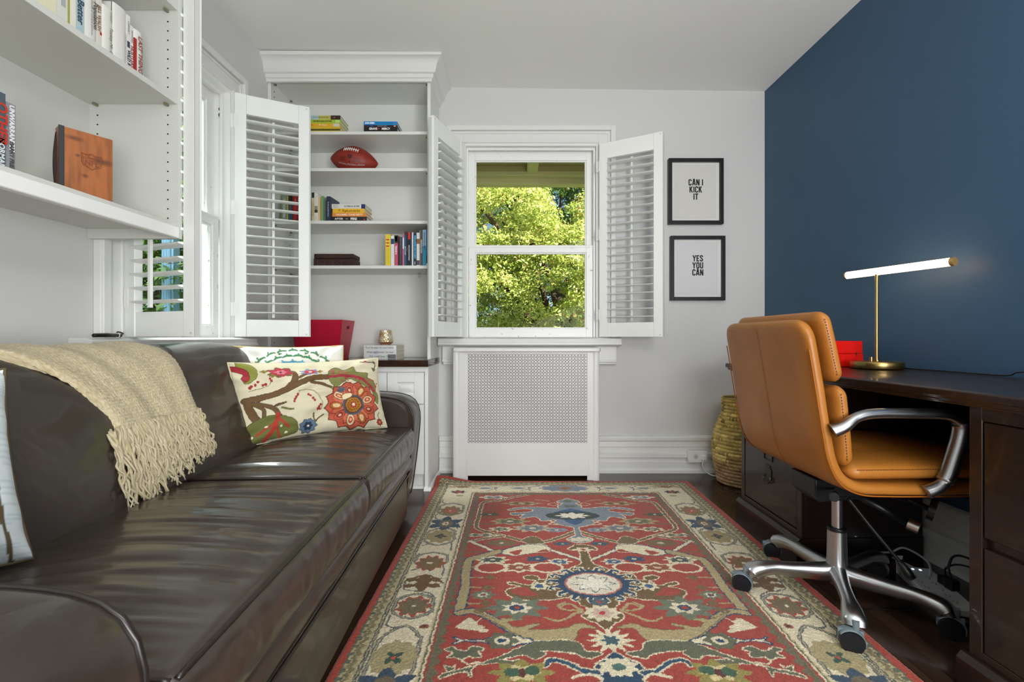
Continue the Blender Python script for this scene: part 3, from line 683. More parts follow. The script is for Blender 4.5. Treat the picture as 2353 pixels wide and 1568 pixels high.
vs = [(.0045 * math.cos(2*math.pi*k/16), .0045 * math.sin(2*math.pi*k/16), 0) for k in range(16)]; mb.add(fb_map(vs, .03, R(-22)), [tuple(range(16))])
mb.build('ball_print', mat('football_print', '#3a1614', 0.6), FB)
mb = MB(); vs, fs = text_geo('NATIONAL FOOTBALL LEAGUE', 0.0135, 0.8, .0004); mb.add(fb_map(vs, 0.05, R(-33)), fs)
mb.build('ball_lettering', mat('football_silver_print', '#a89a98', 0.5), FB)

# carved wooden box
WB = thing('carved_box', 'low carved dark brown wooden box on the fourth shelf', 'box', (-1.086, 2.735, zD))
mb = MB(); mb.box(-.118, .120, -.055, .055, 0, .048); mb.build('body', M['wovenbox'], WB, bevel=.003)
mb = MB(); mb.box(-.116, .118, -.054, .054, .0495, .076); mb.build('lid', M['wovenbox'], WB, bevel=.004)
mb = MB()
for k in range(4):
    a = -.096 + k * .048; b = a + .043
    for (c, d) in ((.006, .036), (.052, .071)):
        for (p, q) in (((a, c), (b, d)), ((a, d), (b, c)), ((a, c), (b, c)), ((b, c), (b, d)), ((b, d), (a, d)), ((a, d), (a, c))):
            mb.tube([(p[0], -.0555, p[1]), (q[0], -.0555, q[1])], .0008, 4)
for k in range(2):
    a = -.045 + k * .048; b = a + .04
    for (c, d) in ((.006, .036), (.052, .071)):
        for (p, q) in (((a, c), (b, d)), ((a, d), (b, c)), ((b, c), (b, d)), ((a, d), (a, c))):
            mb.tube([(.1205, p[0], p[1]), (.1205, q[0], q[1])], .0008, 4)
mb.build('carving', mat('carving_line', '#5e4438', 0.5), WB)

# crimson storage bin
RB = thing('storage_bin', 'tapered crimson storage bin on the dark counter', 'bin', (-1.186, 2.772, 0.735))
def frus(mb, x0, x1, y0, y1, X0, X1, Y0_, Y1_, z0, z1):
    vs = [(x0,y0,z0),(x1,y0,z0),(x1,y1,z0),(x0,y1,z0),(X0,Y0_,z1),(X1,Y0_,z1),(X1,Y1_,z1),(X0,Y1_,z1)]
    mb.add(vs, [(0,3,2,1),(0,1,5,4),(1,2,6,5),(2,3,7,6),(3,0,4,7)]); 
    e = .004; n = len(mb.v); mb.add([(x0+e,y0+e,z0+e),(x1-e,y0+e,z0+e),(x1-e,y1-e,z0+e),(x0+e,y1-e,z0+e),(X0+e,Y0_+e,z1),(X1-e,Y0_+e,z1),(X1-e,Y1_-e,z1),(X0+e,Y1_-e,z1)],
        [(0,1,2,3),(1,0,4,5),(2,1,5,6),(3,2,6,7),(0,3,7,4)])
    mb.add([], []); a = n - 8
    for i in range(4): mb.f.append((a+4+i, a+4+(i+1)%4, n+4+(i+1)%4, n+4+i)); mb.mi.append(0)
mb = MB(); frus(mb, -.125, .125, -.078, .078, -.152, .152, -.092, .112, 0, .232)
mb.build('body', M['crimson'], RB)
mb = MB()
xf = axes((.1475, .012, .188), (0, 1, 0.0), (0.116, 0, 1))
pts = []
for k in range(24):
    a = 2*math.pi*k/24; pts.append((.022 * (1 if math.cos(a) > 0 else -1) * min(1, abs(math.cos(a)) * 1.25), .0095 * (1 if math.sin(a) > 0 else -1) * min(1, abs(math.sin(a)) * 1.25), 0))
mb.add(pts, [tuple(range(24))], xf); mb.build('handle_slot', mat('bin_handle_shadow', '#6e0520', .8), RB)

# three white books with script titles and the glass candle holder on top
z = .735
for (t, tx, mk, lab) in ((.028, [('P.S. I still love You', .50, .5, .0185, '#333a48', .95, 0, .25)], [(.74, .99, .05, .95, '#77757c')], 'white paperback with script title at the bottom of the counter pile'),
        (.024, [('Always and forever, Lara Jean', .5, .5, .0165, '#333a48', .85, 0, .25)], [(.31, .44, .05, .6, '#b9c6e4')], 'white paperback with script title in the middle of the counter pile'),
        (.028, [("To all the boys I've loved before", .48, .5, .0165, '#333a48', .82, 0, .25)], [(.92, .99, .05, .95, '#efefec')], 'white paperback with script title on top of the counter pile')):
    book((-.923, 2.725, z), R(-7), t, .203, .132, '#e4e4e2', lab, 'white script-titled paperbacks on the counter', True, mk, tx); z += t + .0002
CH = thing('candle_holder', 'dimpled gold mercury glass candle holder standing on the white books', 'candle holder', (-.806, 2.775, z))
prof = [(.0, .001), (.026, .0), (.030, .003), (.046, .020), (.0465, .024), (.042, .055), (.036, .082), (.0335, .092)]
def prof_r(zz):
    for (a, b) in zip(prof, prof[1:]):
        if a[1] <= zz <= b[1] and b[1] > a[1]: return a[0] + (b[0] - a[0]) * (zz - a[1]) / (b[1] - a[1])
    return prof[-1][0]
def chv(i, j, n=96):
    zz = .0002 + .0916 * i / 47; r = prof_r(max(.001, zz)); a = 2*math.pi*j/n
    if zz > .019:
        u = a * 14 / (2*math.pi); v = (zz - .019) / .0115; ro = int(math.floor(v)); uu = (u + .5 * (ro % 2)) % 1 - .5; vv = v % 1 - .5
        r -= .0022 * max(0, 1 - (uu*uu + vv*vv) * 5)
    return (r * math.cos(a), r * math.sin(a), zz)
mb = MB(); mb.grid(48, 96, chv, wrap_v=True); mb.add([(0.0, 0.0, .0002)], [])
mb.build('glass_body', mat('mercury_glass', '#ece2c6', .16, metal=.55, coat=.6, var=(30, '#c9a468', .45, .66)), CH, smooth=True)
mb = MB(); mb.lathe([(.0, .0001), (.0262, .0001), (.0303, .0035), (.0463, .0185)], n=48); mb.build('copper_foot', mat('copper_glass', '#c98a68', .2, metal=.8), CH, smooth=True, autos=40)

# ---- books and keepsake on the wall-hung shelf
G2 = 'books on the wall-hung shelf'
XS = -1.200
row = [ # y0, y1, height, colour, marks, texts, label
    (1.421, 1.454, .165, '#dedcd6', [(0, .28, 0, .82, '#a01f18')], [('LAST THINGS', .62, .52, .021, '#8c2a1c', 1, .0004, .1)], 'white book with a red lower spine at the far end of the upper shelf'),
    (1.409, 1.4205, .166, '#dcdad4', [], [('HUSTLERS', .5, .42, .015, '#8a3a2a', 1, .0004), ('MEYWARD', .5, .8, .008, '#3a3a3a')], 'thin white book next to the red and white one'),
    (1.397, 1.4085, .190, '#dddcd8', [(.1, .9, .48, .58, '#2b3c50')], [('WILD RIVER', .5, .24, .014, '#2b3a50', 1, .0006), ('LABINSKY', .5, .80, .009, '#2c2c2e')], 'thin white book with a dark blue square on its spine'),
    (1.349, 1.3965, .195, '#d8d7d0', [], [('JOHN GWODOND', .82, .42, .010, '#a8a69c')], 'widest white hardback of the upper shelf'),
    (1.313, 1.3485, .163, '#d9d8cf', [], [('Tuckey Mr. Dollin', .72, .35, .014, '#4c4c4a', 1, 0, .2), ('HINKLEY', .72, .85, .008, '#4c4c4a')], 'white hardback shorter than its tall neighbour on the upper shelf'),
    (1.298, 1.3125, .205, '#d3d0c4', [(.6, 1, .33, .37, '#a3201c')], [('BILL WALSH', .4, .55, .0135, '#7a5a40', 1, .0003)], 'white book lettered Bill Walsh on the upper shelf'),
    (1.2575, 1.2975, .215, '#d9d8d2', [], [('Population', .78, .50, .018, '#33332f', 1, .0003), ('An Introduction to Concepts and Issues', .52, .50, .0075, '#6c6b66')], 'white textbook lettered Population on the upper shelf'),
    (1.214, 1.257, .210, '#d5d2c2', [(.45, 1, 0, .68, '#a9bfc6'), (0, .05, 0, 1, '#9a9a42')], [('Better', .72, .42, .026, '#2f4858', 1, .0006), ('but', .72, .82, .021, '#c0762c', 1, .0003)], 'cream and pale blue book with the word Better on its spine'),
    (1.184, 1.2135, .205, '#cfcfc6', [(.0, .35, .5, 1, '#b5b53a'), (.4, .8, .35, .6, '#a5a5a4')], [('NEW A', .6, .75, .012, '#777a72')], 'grey and lime patterned book on the upper shelf'),
    (1.155, 1.1835, .200, '#d6d3b4', [], [('UNA', .5, .6, .014, '#5a5838')], 'pale yellow book at the near end of the upper shelf')]
for (y0, y1, h, col, mk, tx, lab) in row:
    book((XS, y0, 1.666), R(90), y1 - y0 - .0004, h, .150, col, lab, G2, False, mk, tx, rounded=(y1 - y0) > .03)
book((-1.190, 1.054, 1.247), R(90), .0245, .166, .15, '#8d8e92', 'grey book lettered Unwarranted on the lower shelf', G2, False, [], [('UNWARRANTED', .62, .64, .0145, '#ececec', 1, .0006), ('BARRY FRIEDMAN', .62, .17, .0130, '#46474b', .9, .0005)])
book((-1.186, 1.018, 1.247), R(90), .0355, .180, .15, '#4b5a62', 'slate book with red lettering on the lower shelf', G2, False, [], [('OTHER', .75, .60, .030, '#c23626', 1, .0010), ('NORMAN', .75, .22, .016, '#d8dcdc', 1, .0005)])
KB = thing('keepsake_box', 'cedar wood keepsake box with a carved shield crest on the lower shelf', 'box', (-1.236, 1.2265, 1.247), math.atan2(.096, .060))
cedar = mat('cedar_wood', '#a3602f', .38, coat=.15, var=(9, '#824a22', .42, .72, (9, 9, 1)))
def knots(N, L, b):
    src = b.inputs['Base Color'].links[0].from_socket; tc = N.new('ShaderNodeTexCoord')
    for (cx, cz, rr, st) in ((.030, .165, .012, 2.2), (.037, .120, .008, 1), (.052, .068, .010, 1), (.090, .118, .016, 2.4)):
        mp = N.new('ShaderNodeMapping'); mp.inputs['Location'].default_value = (-cx, 0, -cz); L.new(tc.outputs['Object'], mp.inputs[0])
        m2 = N.new('ShaderNodeMapping'); m2.inputs['Scale'].default_value = (1 / st, 0, 1.3); L.new(mp.outputs[0], m2.inputs[0])
        vl = N.new('ShaderNodeVectorMath'); vl.operation = 'LENGTH'; L.new(m2.outputs[0], vl.inputs[0])
        mr = N.new('ShaderNodeMapRange'); mr.inputs[1].default_value = rr; mr.inputs[2].default_value = rr * .2; mr.inputs[3].default_value = 0; mr.inputs[4].default_value = .75; L.new(vl.outputs['Value'], mr.inputs[0])
        mx = N.new('ShaderNodeMixRGB'); L.new(mr.outputs[0], mx.inputs[0]); L.new(src, mx.inputs[1]); mx.inputs[2].default_value = C('#4a2413'); src = mx.outputs[0]
    L.new(src, b.inputs['Base Color'])
finish(cedar, knots)
mb = MB(); mb.box(0.0, .112, 0.006, .034, 0, .190); mb.box(.010, .112, 0, 0.006, 0, .190); mb.build('wooden_cover', cedar, KB, bevel=.001)
mb = MB(); mb.box(-.0012, .0098, -.0008, 0.006, 0, .191); mb.build('dark_spine_band', mat('dark_binding', '#2b2d30', .35), KB, bevel=.0005)
mb = MB(); pts = [(-.001 - .005 * math.sin(math.pi * k / 12), .012 + .165 * k / 12) for k in range(13)]
mb.prism([(p[0], p[1]) for p in pts] + [(-.0005, .178), (-.0005, .011)], 'y', .024, .032); mb.build('elastic_band', mat('dark_elastic', '#1e1c18', .7), KB)
carv = mat('carved_crest', '#7a3d16', .5)
mb = MB(); cx, cz, sc = .066, .112, .044
mb.tube([(cx + x * sc, -.0004, cz + y * sc) for x, y in SHIELD + SHIELD[:1]], .0008, 5)
mb.tube([(cx + x * sc * .86, -.0003, cz + y * sc * .86) for x, y in SHIELD + SHIELD[:1]], .0004, 5)
mb.tube([(cx - .46 * sc, -.0004, cz + .12 * sc), (cx, -.0004, cz + .18 * sc), (cx + .46 * sc, -.0004, cz + .12 * sc)], .0006, 5)
vs, fs = text_geo('NFL', .021, .82, .0007); mb.add(vs, fs, axes((cx, -.0006, cz - .006), (1, 0, 0), (0, 0, 1)))
fbv = [(cx + .0075 * math.cos(a), -.0006, cz + .0135 + .0042 * math.sin(a)) for a in [2*math.pi*k/16 for k in range(16)]]; mb.tube(fbv + fbv[:1], .0005, 5)
for q in (-.013, -.009, .009, .013): mb.box(cx + q - .0008, cx + q + .0008, -.0005, .001, cz + .011, cz + .0126); mb.box(cx + q - .0008, cx + q + .0008, -.0005, .001, cz + .015, cz + .0166)
mb.build('carved_crest', carv, KB)

# ---- framed prints
BLOCK = {   # heavy condensed block capitals as strokes in a unit cell (width, strokes)
    'C': (.46, [[(.38, .70), (.38, .82), (.30, .92), (.16, .92), (.08, .82), (.08, .18), (.16, .08), (.30, .08), (.38, .18), (.38, .30)]]),
    'A': (.50, [[(.07, .0), (.22, 1), (.28, 1), (.43, .0)], [(.15, .28), (.35, .28)]]),
    'N': (.48, [[(.08, 0), (.08, 1)], [(.40, 0), (.40, 1)], [(.09, .98), (.39, .02)]]),
    'I': (.17, [[(.085, 0), (.085, 1)]]), ' ': (.20, []),
    'K': (.48, [[(.08, 0), (.08, 1)], [(.12, .42), (.38, 1)], [(.20, .56), (.40, 0)]]),
    'T': (.44, [[(.22, 0), (.22, .92)], [(.0, .92), (.44, .92)]]),
    'Y': (.48, [[(.05, 1), (.24, .46), (.43, 1)], [(.24, .50), (.24, 0)]]),
    'E': (.40, [[(.38, .92), (.08, .92), (.08, .08), (.38, .08)], [(.08, .5), (.33, .5)]]),
    'S': (.46, [[(.38, .70), (.38, .82), (.30, .92), (.16, .92), (.08, .82), (.08, .70), (.38, .34), (.38, .18), (.30, .08), (.16, .08), (.08, .18), (.08, .30)]]),
    'O': (.46, [[(.16, .08), (.30, .08), (.38, .18), (.38, .82), (.30, .92), (.16, .92), (.08, .82), (.08, .18), (.16, .08), (.30, .08)]]),
    'U': (.46, [[(.08, 1), (.08, .18), (.16, .08), (.30, .08), (.38, .18), (.38, 1)]])}
def block_line(mb, s_, cx, cz, y, h, w=.19, gap=.060, st_=1.15):
    tw = sum(BLOCK[c][0] for c in s_) + gap * (len(s_) - 1); x = cx - tw * h * st_ / 2; z0 = cz - h / 2
    for c in s_:
        wd, st = BLOCK[c]
        for pl in st:
            P_ = [Vector((x + a * h * st_, z0 + b * h)) for a, b in pl]; hw = w * h / 2; L_ = []; R_ = []
            for i, p in enumerate(P_):
                d1 = (P_[i] - P_[i-1]).normalized() if i else (P_[1] - P_[0]).normalized(); d2 = (P_[i+1] - P_[i]).normalized() if i < len(P_) - 1 else d1
                n1 = Vector((-d1.y, d1.x)); n2 = Vector((-d2.y, d2.x)); m_ = (n1 + n2).normalized(); k = hw / max(.45, m_.dot(n1)); L_.append(p + m_ * k); R_.append(p - m_ * k)
            for i in range(len(P_) - 1):
                q = [L_[i], R_[i], R_[i+1], L_[i+1]]; mb.add([(v.x, y, v.y) for v in q], [(0, 1, 2, 3)])
        x += (wd + gap) * h * st_
def picture(name_label, x0, x1, z0, z1, lines, cx, cz, sz, lh, tint):
    t = thing('framed_print', name_label, 'picture', ((x0 + x1) / 2, YB - .001, (z0 + z1) / 2), 0)
    w, h = (x1 - x0) / 2, (z1 - z0) / 2; f = .0215
    mb = MB()
    for (a, b, c, d) in ((-w, -w + f, -h, h), (w - f, w, -h, h), (-w + f, w - f, -h, -h + f), (-w + f, w - f, h - f, h)): mb.box(a, b, -.032, 0, c, d)
    mb.build('frame', M['black'], t, bevel=.0015)
    MB().box(-w + f, w - f, -.012, -.008, -h + f, h - f).build('backing', M['mount'], t)
    mb = MB(); mb.box(-w + f + .020, w - f - .020, -.0135, -.0125, -h + f + .016, h - f - .016); pp = mb.build('print', mat('print_sheet', tint, .75), t)
    mb = MB()
    for i, s_ in enumerate(lines):
        block_line(mb, s_, cx, cz - i * lh, -.0139, .0395)
    mb.build('lettering', M['ink'], pp)
    MB().box(-w + f, w - f, -.0185, -.0175, -h + f, h - f).build('glazing', M['pglass'], t)
    return t
picture('black framed print reading CAN I KICK IT, the upper one', .957, 1.305, 1.583, 2.000, ('CAN I', 'KICK', 'IT'), 0.003, .060, .050, .0455, '#d9d7d0')
picture('black framed print reading YES YOU CAN, the lower one', .970, 1.316, 1.098, 1.508, ('YES', 'YOU', 'CAN'), 0.004, .064, .050, .0450, '#d9d9da')

# ---- outlet with a white charger and cord, on the back baseboard
OY = YB - .032
OU = thing('wall_outlet', 'white duplex outlet box on the back baseboard', 'outlet', (1.132, OY, .108))
mb = MB(); mb.box(-.060, .060, -.022, 0, -.034, .040); mb.build('outlet_box', M['whitep'], OU, bevel=.003)
mb = MB(); mb.lathe([(.0, .0), (.015, .0), (.0165, -.002)], n=24, xf=Matrix.Translation((-.012, -.0222, .003)) @ Matrix.Rotation(R(90), 4, 'X')); mb.build('socket', mat('socket_face', '#d2d2cc', .4), OU)
mb = MB(); mb.box(-.018, -.016, -.0252, -.0240, .003, .010); mb.box(-.009, -.007, -.0252, -.0240, .003, .009); mb.cyl((-.0125, -.0252, -.004), (-.0125, -.0240, -.004), .002, n=10); mb.build('socket_slots', HOLE, OU)
PL = thing('power_plug', 'white square plug and cord running behind the basket', 'plug', (1.165, OY - .022, .110))
mb = MB(); mb.box(-.012, .012, -.028, -.0005, -.014, .014); mb.build('plug_body', M['whitep'], PL, bevel=.003)
mb = MB(); mb.tube(smoothpath([(-.004, -.018, -.010), (-.012, -.020, -.03), (-.010, -.022, -.06), (.012, -.03, -.090), (.05, -.05, -.103), (.12, -.06, -.105), (.30, -.05, -.105)], 6), .0035, 8)
mb.build('cord', M['cable_w'], PL, smooth=True)
# ------------------------------------------------------------------ sofa (local: x = towards the room, y = along the wall, z up)
SF = thing('sofa', 'dark brown leather two-seat sofa along the left wall', 'sofa', (-0.900, 1.300, 0), R(2.43))
def sx(v, p): return (1 if v >= 0 else -1) * abs(v) ** p
def smooth01(t): t = max(0, min(1, t)); return t * t * (3 - 2 * t)
def nz(x, y, z, s): return noise.noise(Vector((x * s, y * s, z * s)))
def cushion(x0, x1, y0, y1, z0, z1, seed, crown=.022):
    """box cushion as a closed high-resolution skin with a crowned, creased top"""
    mb = MB(); nx, ny, nzv = 110, 120, 14
    cx, cy = (x0 + x1) / 2, (y0 + y1) / 2; hx, hy = (x1 - x0) / 2, (y1 - y0) / 2; hz = (z1 - z0) / 2; cz = (z0 + z1) / 2
    r = .022
    def sk(u, v, w):      # u,v,w in -1..1 on the cube surface -> rounded box
        p = Vector((u * hx, v * hy, w * hz)); q = Vector((max(-hx + r, min(hx - r, p.x)), max(-hy + r, min(hy - r, p.y)), max(-hz + r, min(hz - r, p.z))))
        d = p - q
        if d.length > 1e-9: p = q + d.normalized() * r
        n = d.normalized() if d.length > 1e-9 else Vector((0, 0, 1))
        X, Yv, Z = p.x + cx, p.y + cy, p.z + cz
        if w > 0.2:
            cr = crown * (1 - abs(u) ** 2.4) * (1 - abs(v) ** 2.6)
            # long creases running from the back to the front
            fade = (1 - abs(v) ** 8) * smooth01((u + 1.0) / .5) * (1 - smooth01((u - .72) / .25))
            wob = Yv + .035 * nz(X, Yv, seed, 3.0) + .03 * (X - cx) * math.sin(Yv * 7 + seed)
            c1 = -abs(noise.noise(Vector((X * 1.6 + seed, wob * 26, seed)))) * .0125
            c2 = noise.noise(Vector((X * 3.2, wob * 55 + seed, 2.0))) * .0032
            c3 = noise.noise(Vector((X * 2.2 + 5, Yv * 4, seed))) * .008
            Z += cr + fade * (c1 + c2) + c3 * (1 - abs(v) ** 4) * (1 - abs(u) ** 4)
        if u > .75 and abs(w) < .99:
            k = smooth01((u - .75) / .25); X += k * (.012 * (1 - w * w) + .0022 * noise.noise(Vector((Z * 9, Yv * 45, seed))) * (1 - w * w) + .002 * noise.noise(Vector((Z * 40, Yv * 24, seed))))
        return (X, Yv, Z)
    def rng(n): return [-math.cos(math.pi * i / (n - 1)) * .25 + (-1 + 2 * i / (n - 1)) * .75 for i in range(n)]
    U, V, Wv = rng(nx), rng(ny), rng(nzv)
    mb.grid(nx, ny, lambda i, j: sk(U[i], V[j], 1)); 
    mb.grid(nzv, ny, lambda i, j: sk(1, V[j], -Wv[i])); mb.grid(nzv, ny, lambda i, j: sk(-1, V[j], Wv[i]))
    mb.grid(nx, nzv, lambda i, j: sk(U[i], 1, -Wv[j])); mb.grid(nx, nzv, lambda i, j: sk(U[i], -1, Wv[j]))
    mb.grid(2, 2, lambda i, j: sk(-1 + 2 * i, 1 - 2 * j, -1))
    o = mb.build('seat_cushion', M['leather'], SF, smooth=True)
    # weld piping round the top edge
    mbp = MB(); z_ = lambda u, v: sk(u, v, 1)
    path = [sk(1 - .012, v, 1) for v in np.linspace(-.97, .97, 60)] 
    path = [(x + .0015, y, zz + .0005) for (x, y, zz) in path]
    mbp.tube(path, .0042, 6)
    path = [sk(1, v, -1) for v in np.linspace(-.97, .97, 40)]; mbp.tube([(x + .001, y, zz + .004) for (x, y, zz) in path], .004, 6)
    for s_ in (-1, 1):
        path = [sk(u, s_ * .985, 1) for u in np.linspace(-.9, .97, 40)]; mbp.tube([(x, y, zz + .0005) for (x, y, zz) in path], .0036, 6)
    mbp.build('piping', M['leatherseam'], o, smooth=True)
    return o
cushion(-.085, .458, -.778, .010, .330, .452, 3.1, .020)
cushion(-.085, .454, .016, .762, .330, .452, 8.7, .030)
# back: two sections, profile swept along y
BPROF = [(-.030, .30), (-.050, .42), (-.078, .52), (-.108, .60), (-.140, .67), (-.180, .740), (-.225, .790), (-.280, .818), (-.345, .826), (-.410, .812), (-.455, .775), (-.478, .700), (-.484, .50), (-.486, .20), (-.486, .06)]
BP2 = [(p.x, p.y) for p in smoothpath([(a, b, 0) for a, b in BPROF], 5)]
def back(y0, y1, seed):
    mb = MB(); k = len(BP2); n = 70
    def fn(i, j):
        t = i / (n - 1); y = y0 + (y1 - y0) * t; e = min(t, 1 - t) * (y1 - y0); sh = 0.018 * (1 - smooth01(e / .03)); x, z = BP2[j]
        a = BP2[max(j-1, 0)]; b = BP2[min(j+1, k-1)]; d = Vector((b[0]-a[0], b[1]-a[1])).normalized(); nx_, nz_ = d.y, -d.x     # outward (front/top) normal
        if nx_ < 0 and z < .7 and x > -.3: nx_, nz_ = -nx_, -nz_
        bl = .016 * math.sin(math.pi * t) * smooth01((z - .3) / .3) * (1 if x > -.42 else 0)
        nn = noise.noise(Vector((x * 3, y * 3.2, seed + z * 3))) * .009 + noise.noise(Vector((x * 10, y * 9, seed + z * 10))) * .002
        o_ = bl + nn - sh
        return (x + nx_ * o_, y, z + nz_ * o_)
    mb.grid(n, k, fn)
    mb.add([fn(0, j) for j in range(k)], [tuple(range(k))]); mb.add([fn(n-1, j) for j in range(k)], [tuple(range(k))[::-1]])
    o = mb.build('backrest', M['leather'], SF, smooth=True, autos=60)
    mbp = MB(); jz = [j for j in range(k) if .30 < BP2[j][1]]
    for i_ in (0, n - 1):
        mbp.tube([fn(i_, j) for j in range(2, k - 10)], .0036, 6)
    mbp.build('piping', M['leatherseam'], o, smooth=True)
back(-.778, .0115, 2.0); back(.0125, .775, 9.0)
# arms: softly rounded front-top corner, profile in x-z extruded along y
def arm(y0, y1, lean=0.0):
    raw = [(-.484, .05), (.400, .05), (.418, .16), (.436, .30), (.448, .42), (.451, .49), (.446, .530), (.430, .556), (.400, .573), (.34, .584), (.26, .590), (.15, .594), (-.2, .596), (-.40, .592), (-.462, .578), (-.484, .54)]
    P_ = []
    for q0, q1 in zip(raw, raw[1:] + raw[:1]):
        L_ = math.hypot(q1[0] - q0[0], q1[1] - q0[1]); m_ = max(1, int(L_ / .025)); P_ += [(q0[0] + (q1[0] - q0[0]) * t / m_, q0[1] + (q1[1] - q0[1]) * t / m_) for t in range(m_)]
    for _ in range(3): P_ = [((P_[i-1][0] + 2 * P_[i][0] + P_[(i+1) % len(P_)][0]) / 4, (P_[i-1][1] + 2 * P_[i][1] + P_[(i+1) % len(P_)][1]) / 4) for i in range(len(P_))]
    cxm, czm = -.05, .30; ny = 15; k = len(P_)
    def fn(i, j):
        t = i / (ny - 1); s = -1 + 2 * t; y = y0 + (y1 - y0) * t; d = abs(s); h = (y1 - y0) / 2
        ins = .022 * (1 - math.sqrt(max(0, 1 - max(0, (d * h - (h - .022)) / .022) ** 2))) if h > .022 else 0
        x, z = P_[j]; v = Vector((cxm - x, czm - z)); v.normalize()
        puff = (.003 + .008 * smooth01((z - .35) / .2)) * (1 - s * s)
        return (x + v.x * (ins - puff), y, z + v.y * (ins - puff))
    mb = MB(); mb.grid(ny, k, fn, wrap_v=True)
    mb.add([fn(0, j) for j in range(k)], [tuple(range(k))]); mb.add([fn(ny-1, j) for j in range(k)], [tuple(range(k))[::-1]])
    o = mb.build('armrest', M['leather'], SF, smooth=True, autos=55)
    mbp = MB()
    for i_ in (1, ny - 2): mbp.tube([fn(i_, j) for j in range(36, k - 22)], .0042, 6)
    mbp.build('piping', M['leatherseam'], o, smooth=True)
arm(.778, .985); arm(-.990, -.795)
# base: soft rail band, lower panel, side and back panels
mb = MB(); n = 90
def rail(i, j):
    y = -.793 + 1.569 * i / (n - 1); a = -math.pi / 2 + math.pi * j / 10
    return (.418 + .026 * math.cos(a) + .003 * nz(y, j * .1, 1.0, 9), y, .286 + .040 * math.sin(a) + .002 * nz(y, 2, 1, 6))
mb.grid(n, 11, rail); mb.box(.3, .42, -.793, .776, .246, .326)
mb.build('front_rail', M['leather'], SF, smooth=True, autos=50)
mb = MB(); mb.tube([(.436, y, .240 + .0015 * math.sin(y * 8)) for y in np.linspace(-.79, .775, 50)], .0045, 6)
mb.build('piping', M['leatherseam'], SF, smooth=True)
mb = MB(); mb.box(-.45, .424, -.793, .776, .045, .240); mb.build('base_panel', M['leather'], SF, bevel=.008)
mb = MB(); mb.box(-.45, .36, -.79, .775, .241, .329); mb.build('deck', M['leather'], SF)
for (x, y) in ((.34, -.93), (.34, .92), (-.42, -.93), (-.42, .92)):
    mb = MB(); mb.lathe([(.028, .0), (.030, .004), (.022, .052)], (x, y, 0), 16); mb.build('leg', M['desk'], SF, smooth=True, autos=40)

# ------------------------------------------------------------------ woven throw over the sofa back
XS_ = Matrix.Translation((-0.900, 1.300, 0)) @ Matrix.Rotation(R(2.43), 4, 'Z')
TH = thing('throw_blanket', 'cream woven throw with long fringe draped over the sofa back', 'blanket', (-0.900, 1.300, 0), R(2.43))
# arc-length path down the back profile, offset outward
bp = [Vector((a, b)) for a, b in BP2]; seg = [0.0]
for a, b in zip(bp, bp[1:]): seg.append(seg[-1] + (b - a).length)
def bprof(s):
    for i in range(len(seg) - 1):
        if seg[i] <= s <= seg[i+1]:
            t = (s - seg[i]) / (seg[i+1] - seg[i]); p = bp[i].lerp(bp[i+1], t); d = (bp[i+1] - bp[i]).normalized(); return p, Vector((d.y, -d.x)) * 1
    return bp[-1], Vector((0, 0))
def band(y, s, off, fold=0.0):
    p, nrm = bprof(s); nrm = Vector((nrm.x, nrm.y)); 
    if nrm.y < 0 and s < seg[-1] * .7: nrm = -nrm
    return (p.x + nrm.x * off, y, p.y + nrm.y * off)
S_BOT = .335; S_TOP = .98
def throw_edge(s):      # y limits of the cloth by distance along the back (local y)
    t = (s - S_BOT) / (S_TOP - S_BOT); t = max(0, min(1, t))
    lo = -.170 - .18 * smooth01(t * 1.5) + .01 * math.sin(s * 20); hi = .155 + .07 * smooth01(t * 1.6) + .01 * math.sin(s * 14)
    return lo, hi
knit = mat('woven_wool', '#d6c7a2', .95, attr='weave', sheen=.2)
def knit_obj(mb, name, nu, nv, parent, seed):
    o = mb.build(name, knit, parent, smooth=True); me = o.data
    ca = me.color_attributes.new('weave', 'FLOAT_COLOR', 'POINT'); buf = []
    rg = random.Random(seed)
    for v in me.vertices:
        q = rg.random(); n1 = .5 + .5 * noise.noise(Vector((v.co.y * 22, v.co.z * 3, seed))); f = .62 + .38 * q * .6 + .2 * n1
        c = C('#d8cdb0'); d = C('#9c8654'); m_ = max(0, min(1, 1.30 - f - (.35 if q < .3 else 0) + (.3 if q > .85 else 0)))
        buf += [c[k] * (1 - m_) + d[k] * m_ for k in range(3)] + [1]
    ca.data.foreach_set('color', buf); return o
mb = MB(); nu, nv = 150, 230
def tf(i, j, off=.010, under=False):
    t = i / (nu - 1); s = S_BOT + (S_TOP - S_BOT) * t; lo, hi = throw_edge(s); w = j / (nv - 1); y = lo + (hi - lo) * w
    fold = .010 * math.sin(w * 9 + 1.5 * t) * (1 - t) + .006 * math.sin(w * 23 + 3 * t)
    e = min(w, 1 - w); lift = .008 * smooth01(e / .03)
    wv = (math.sin(i * math.pi / 2 * 1.0 + (j // 2) * math.pi) * .0016 + random.Random(i * 977 + j).uniform(-.0012, .0012))
    return band(y, s, off + lift + fold * .6 + wv)
mb.grid(nu, nv, lambda i, j: tf(i, j)); knit_obj(mb, 'cloth', nu, nv, TH, 3)
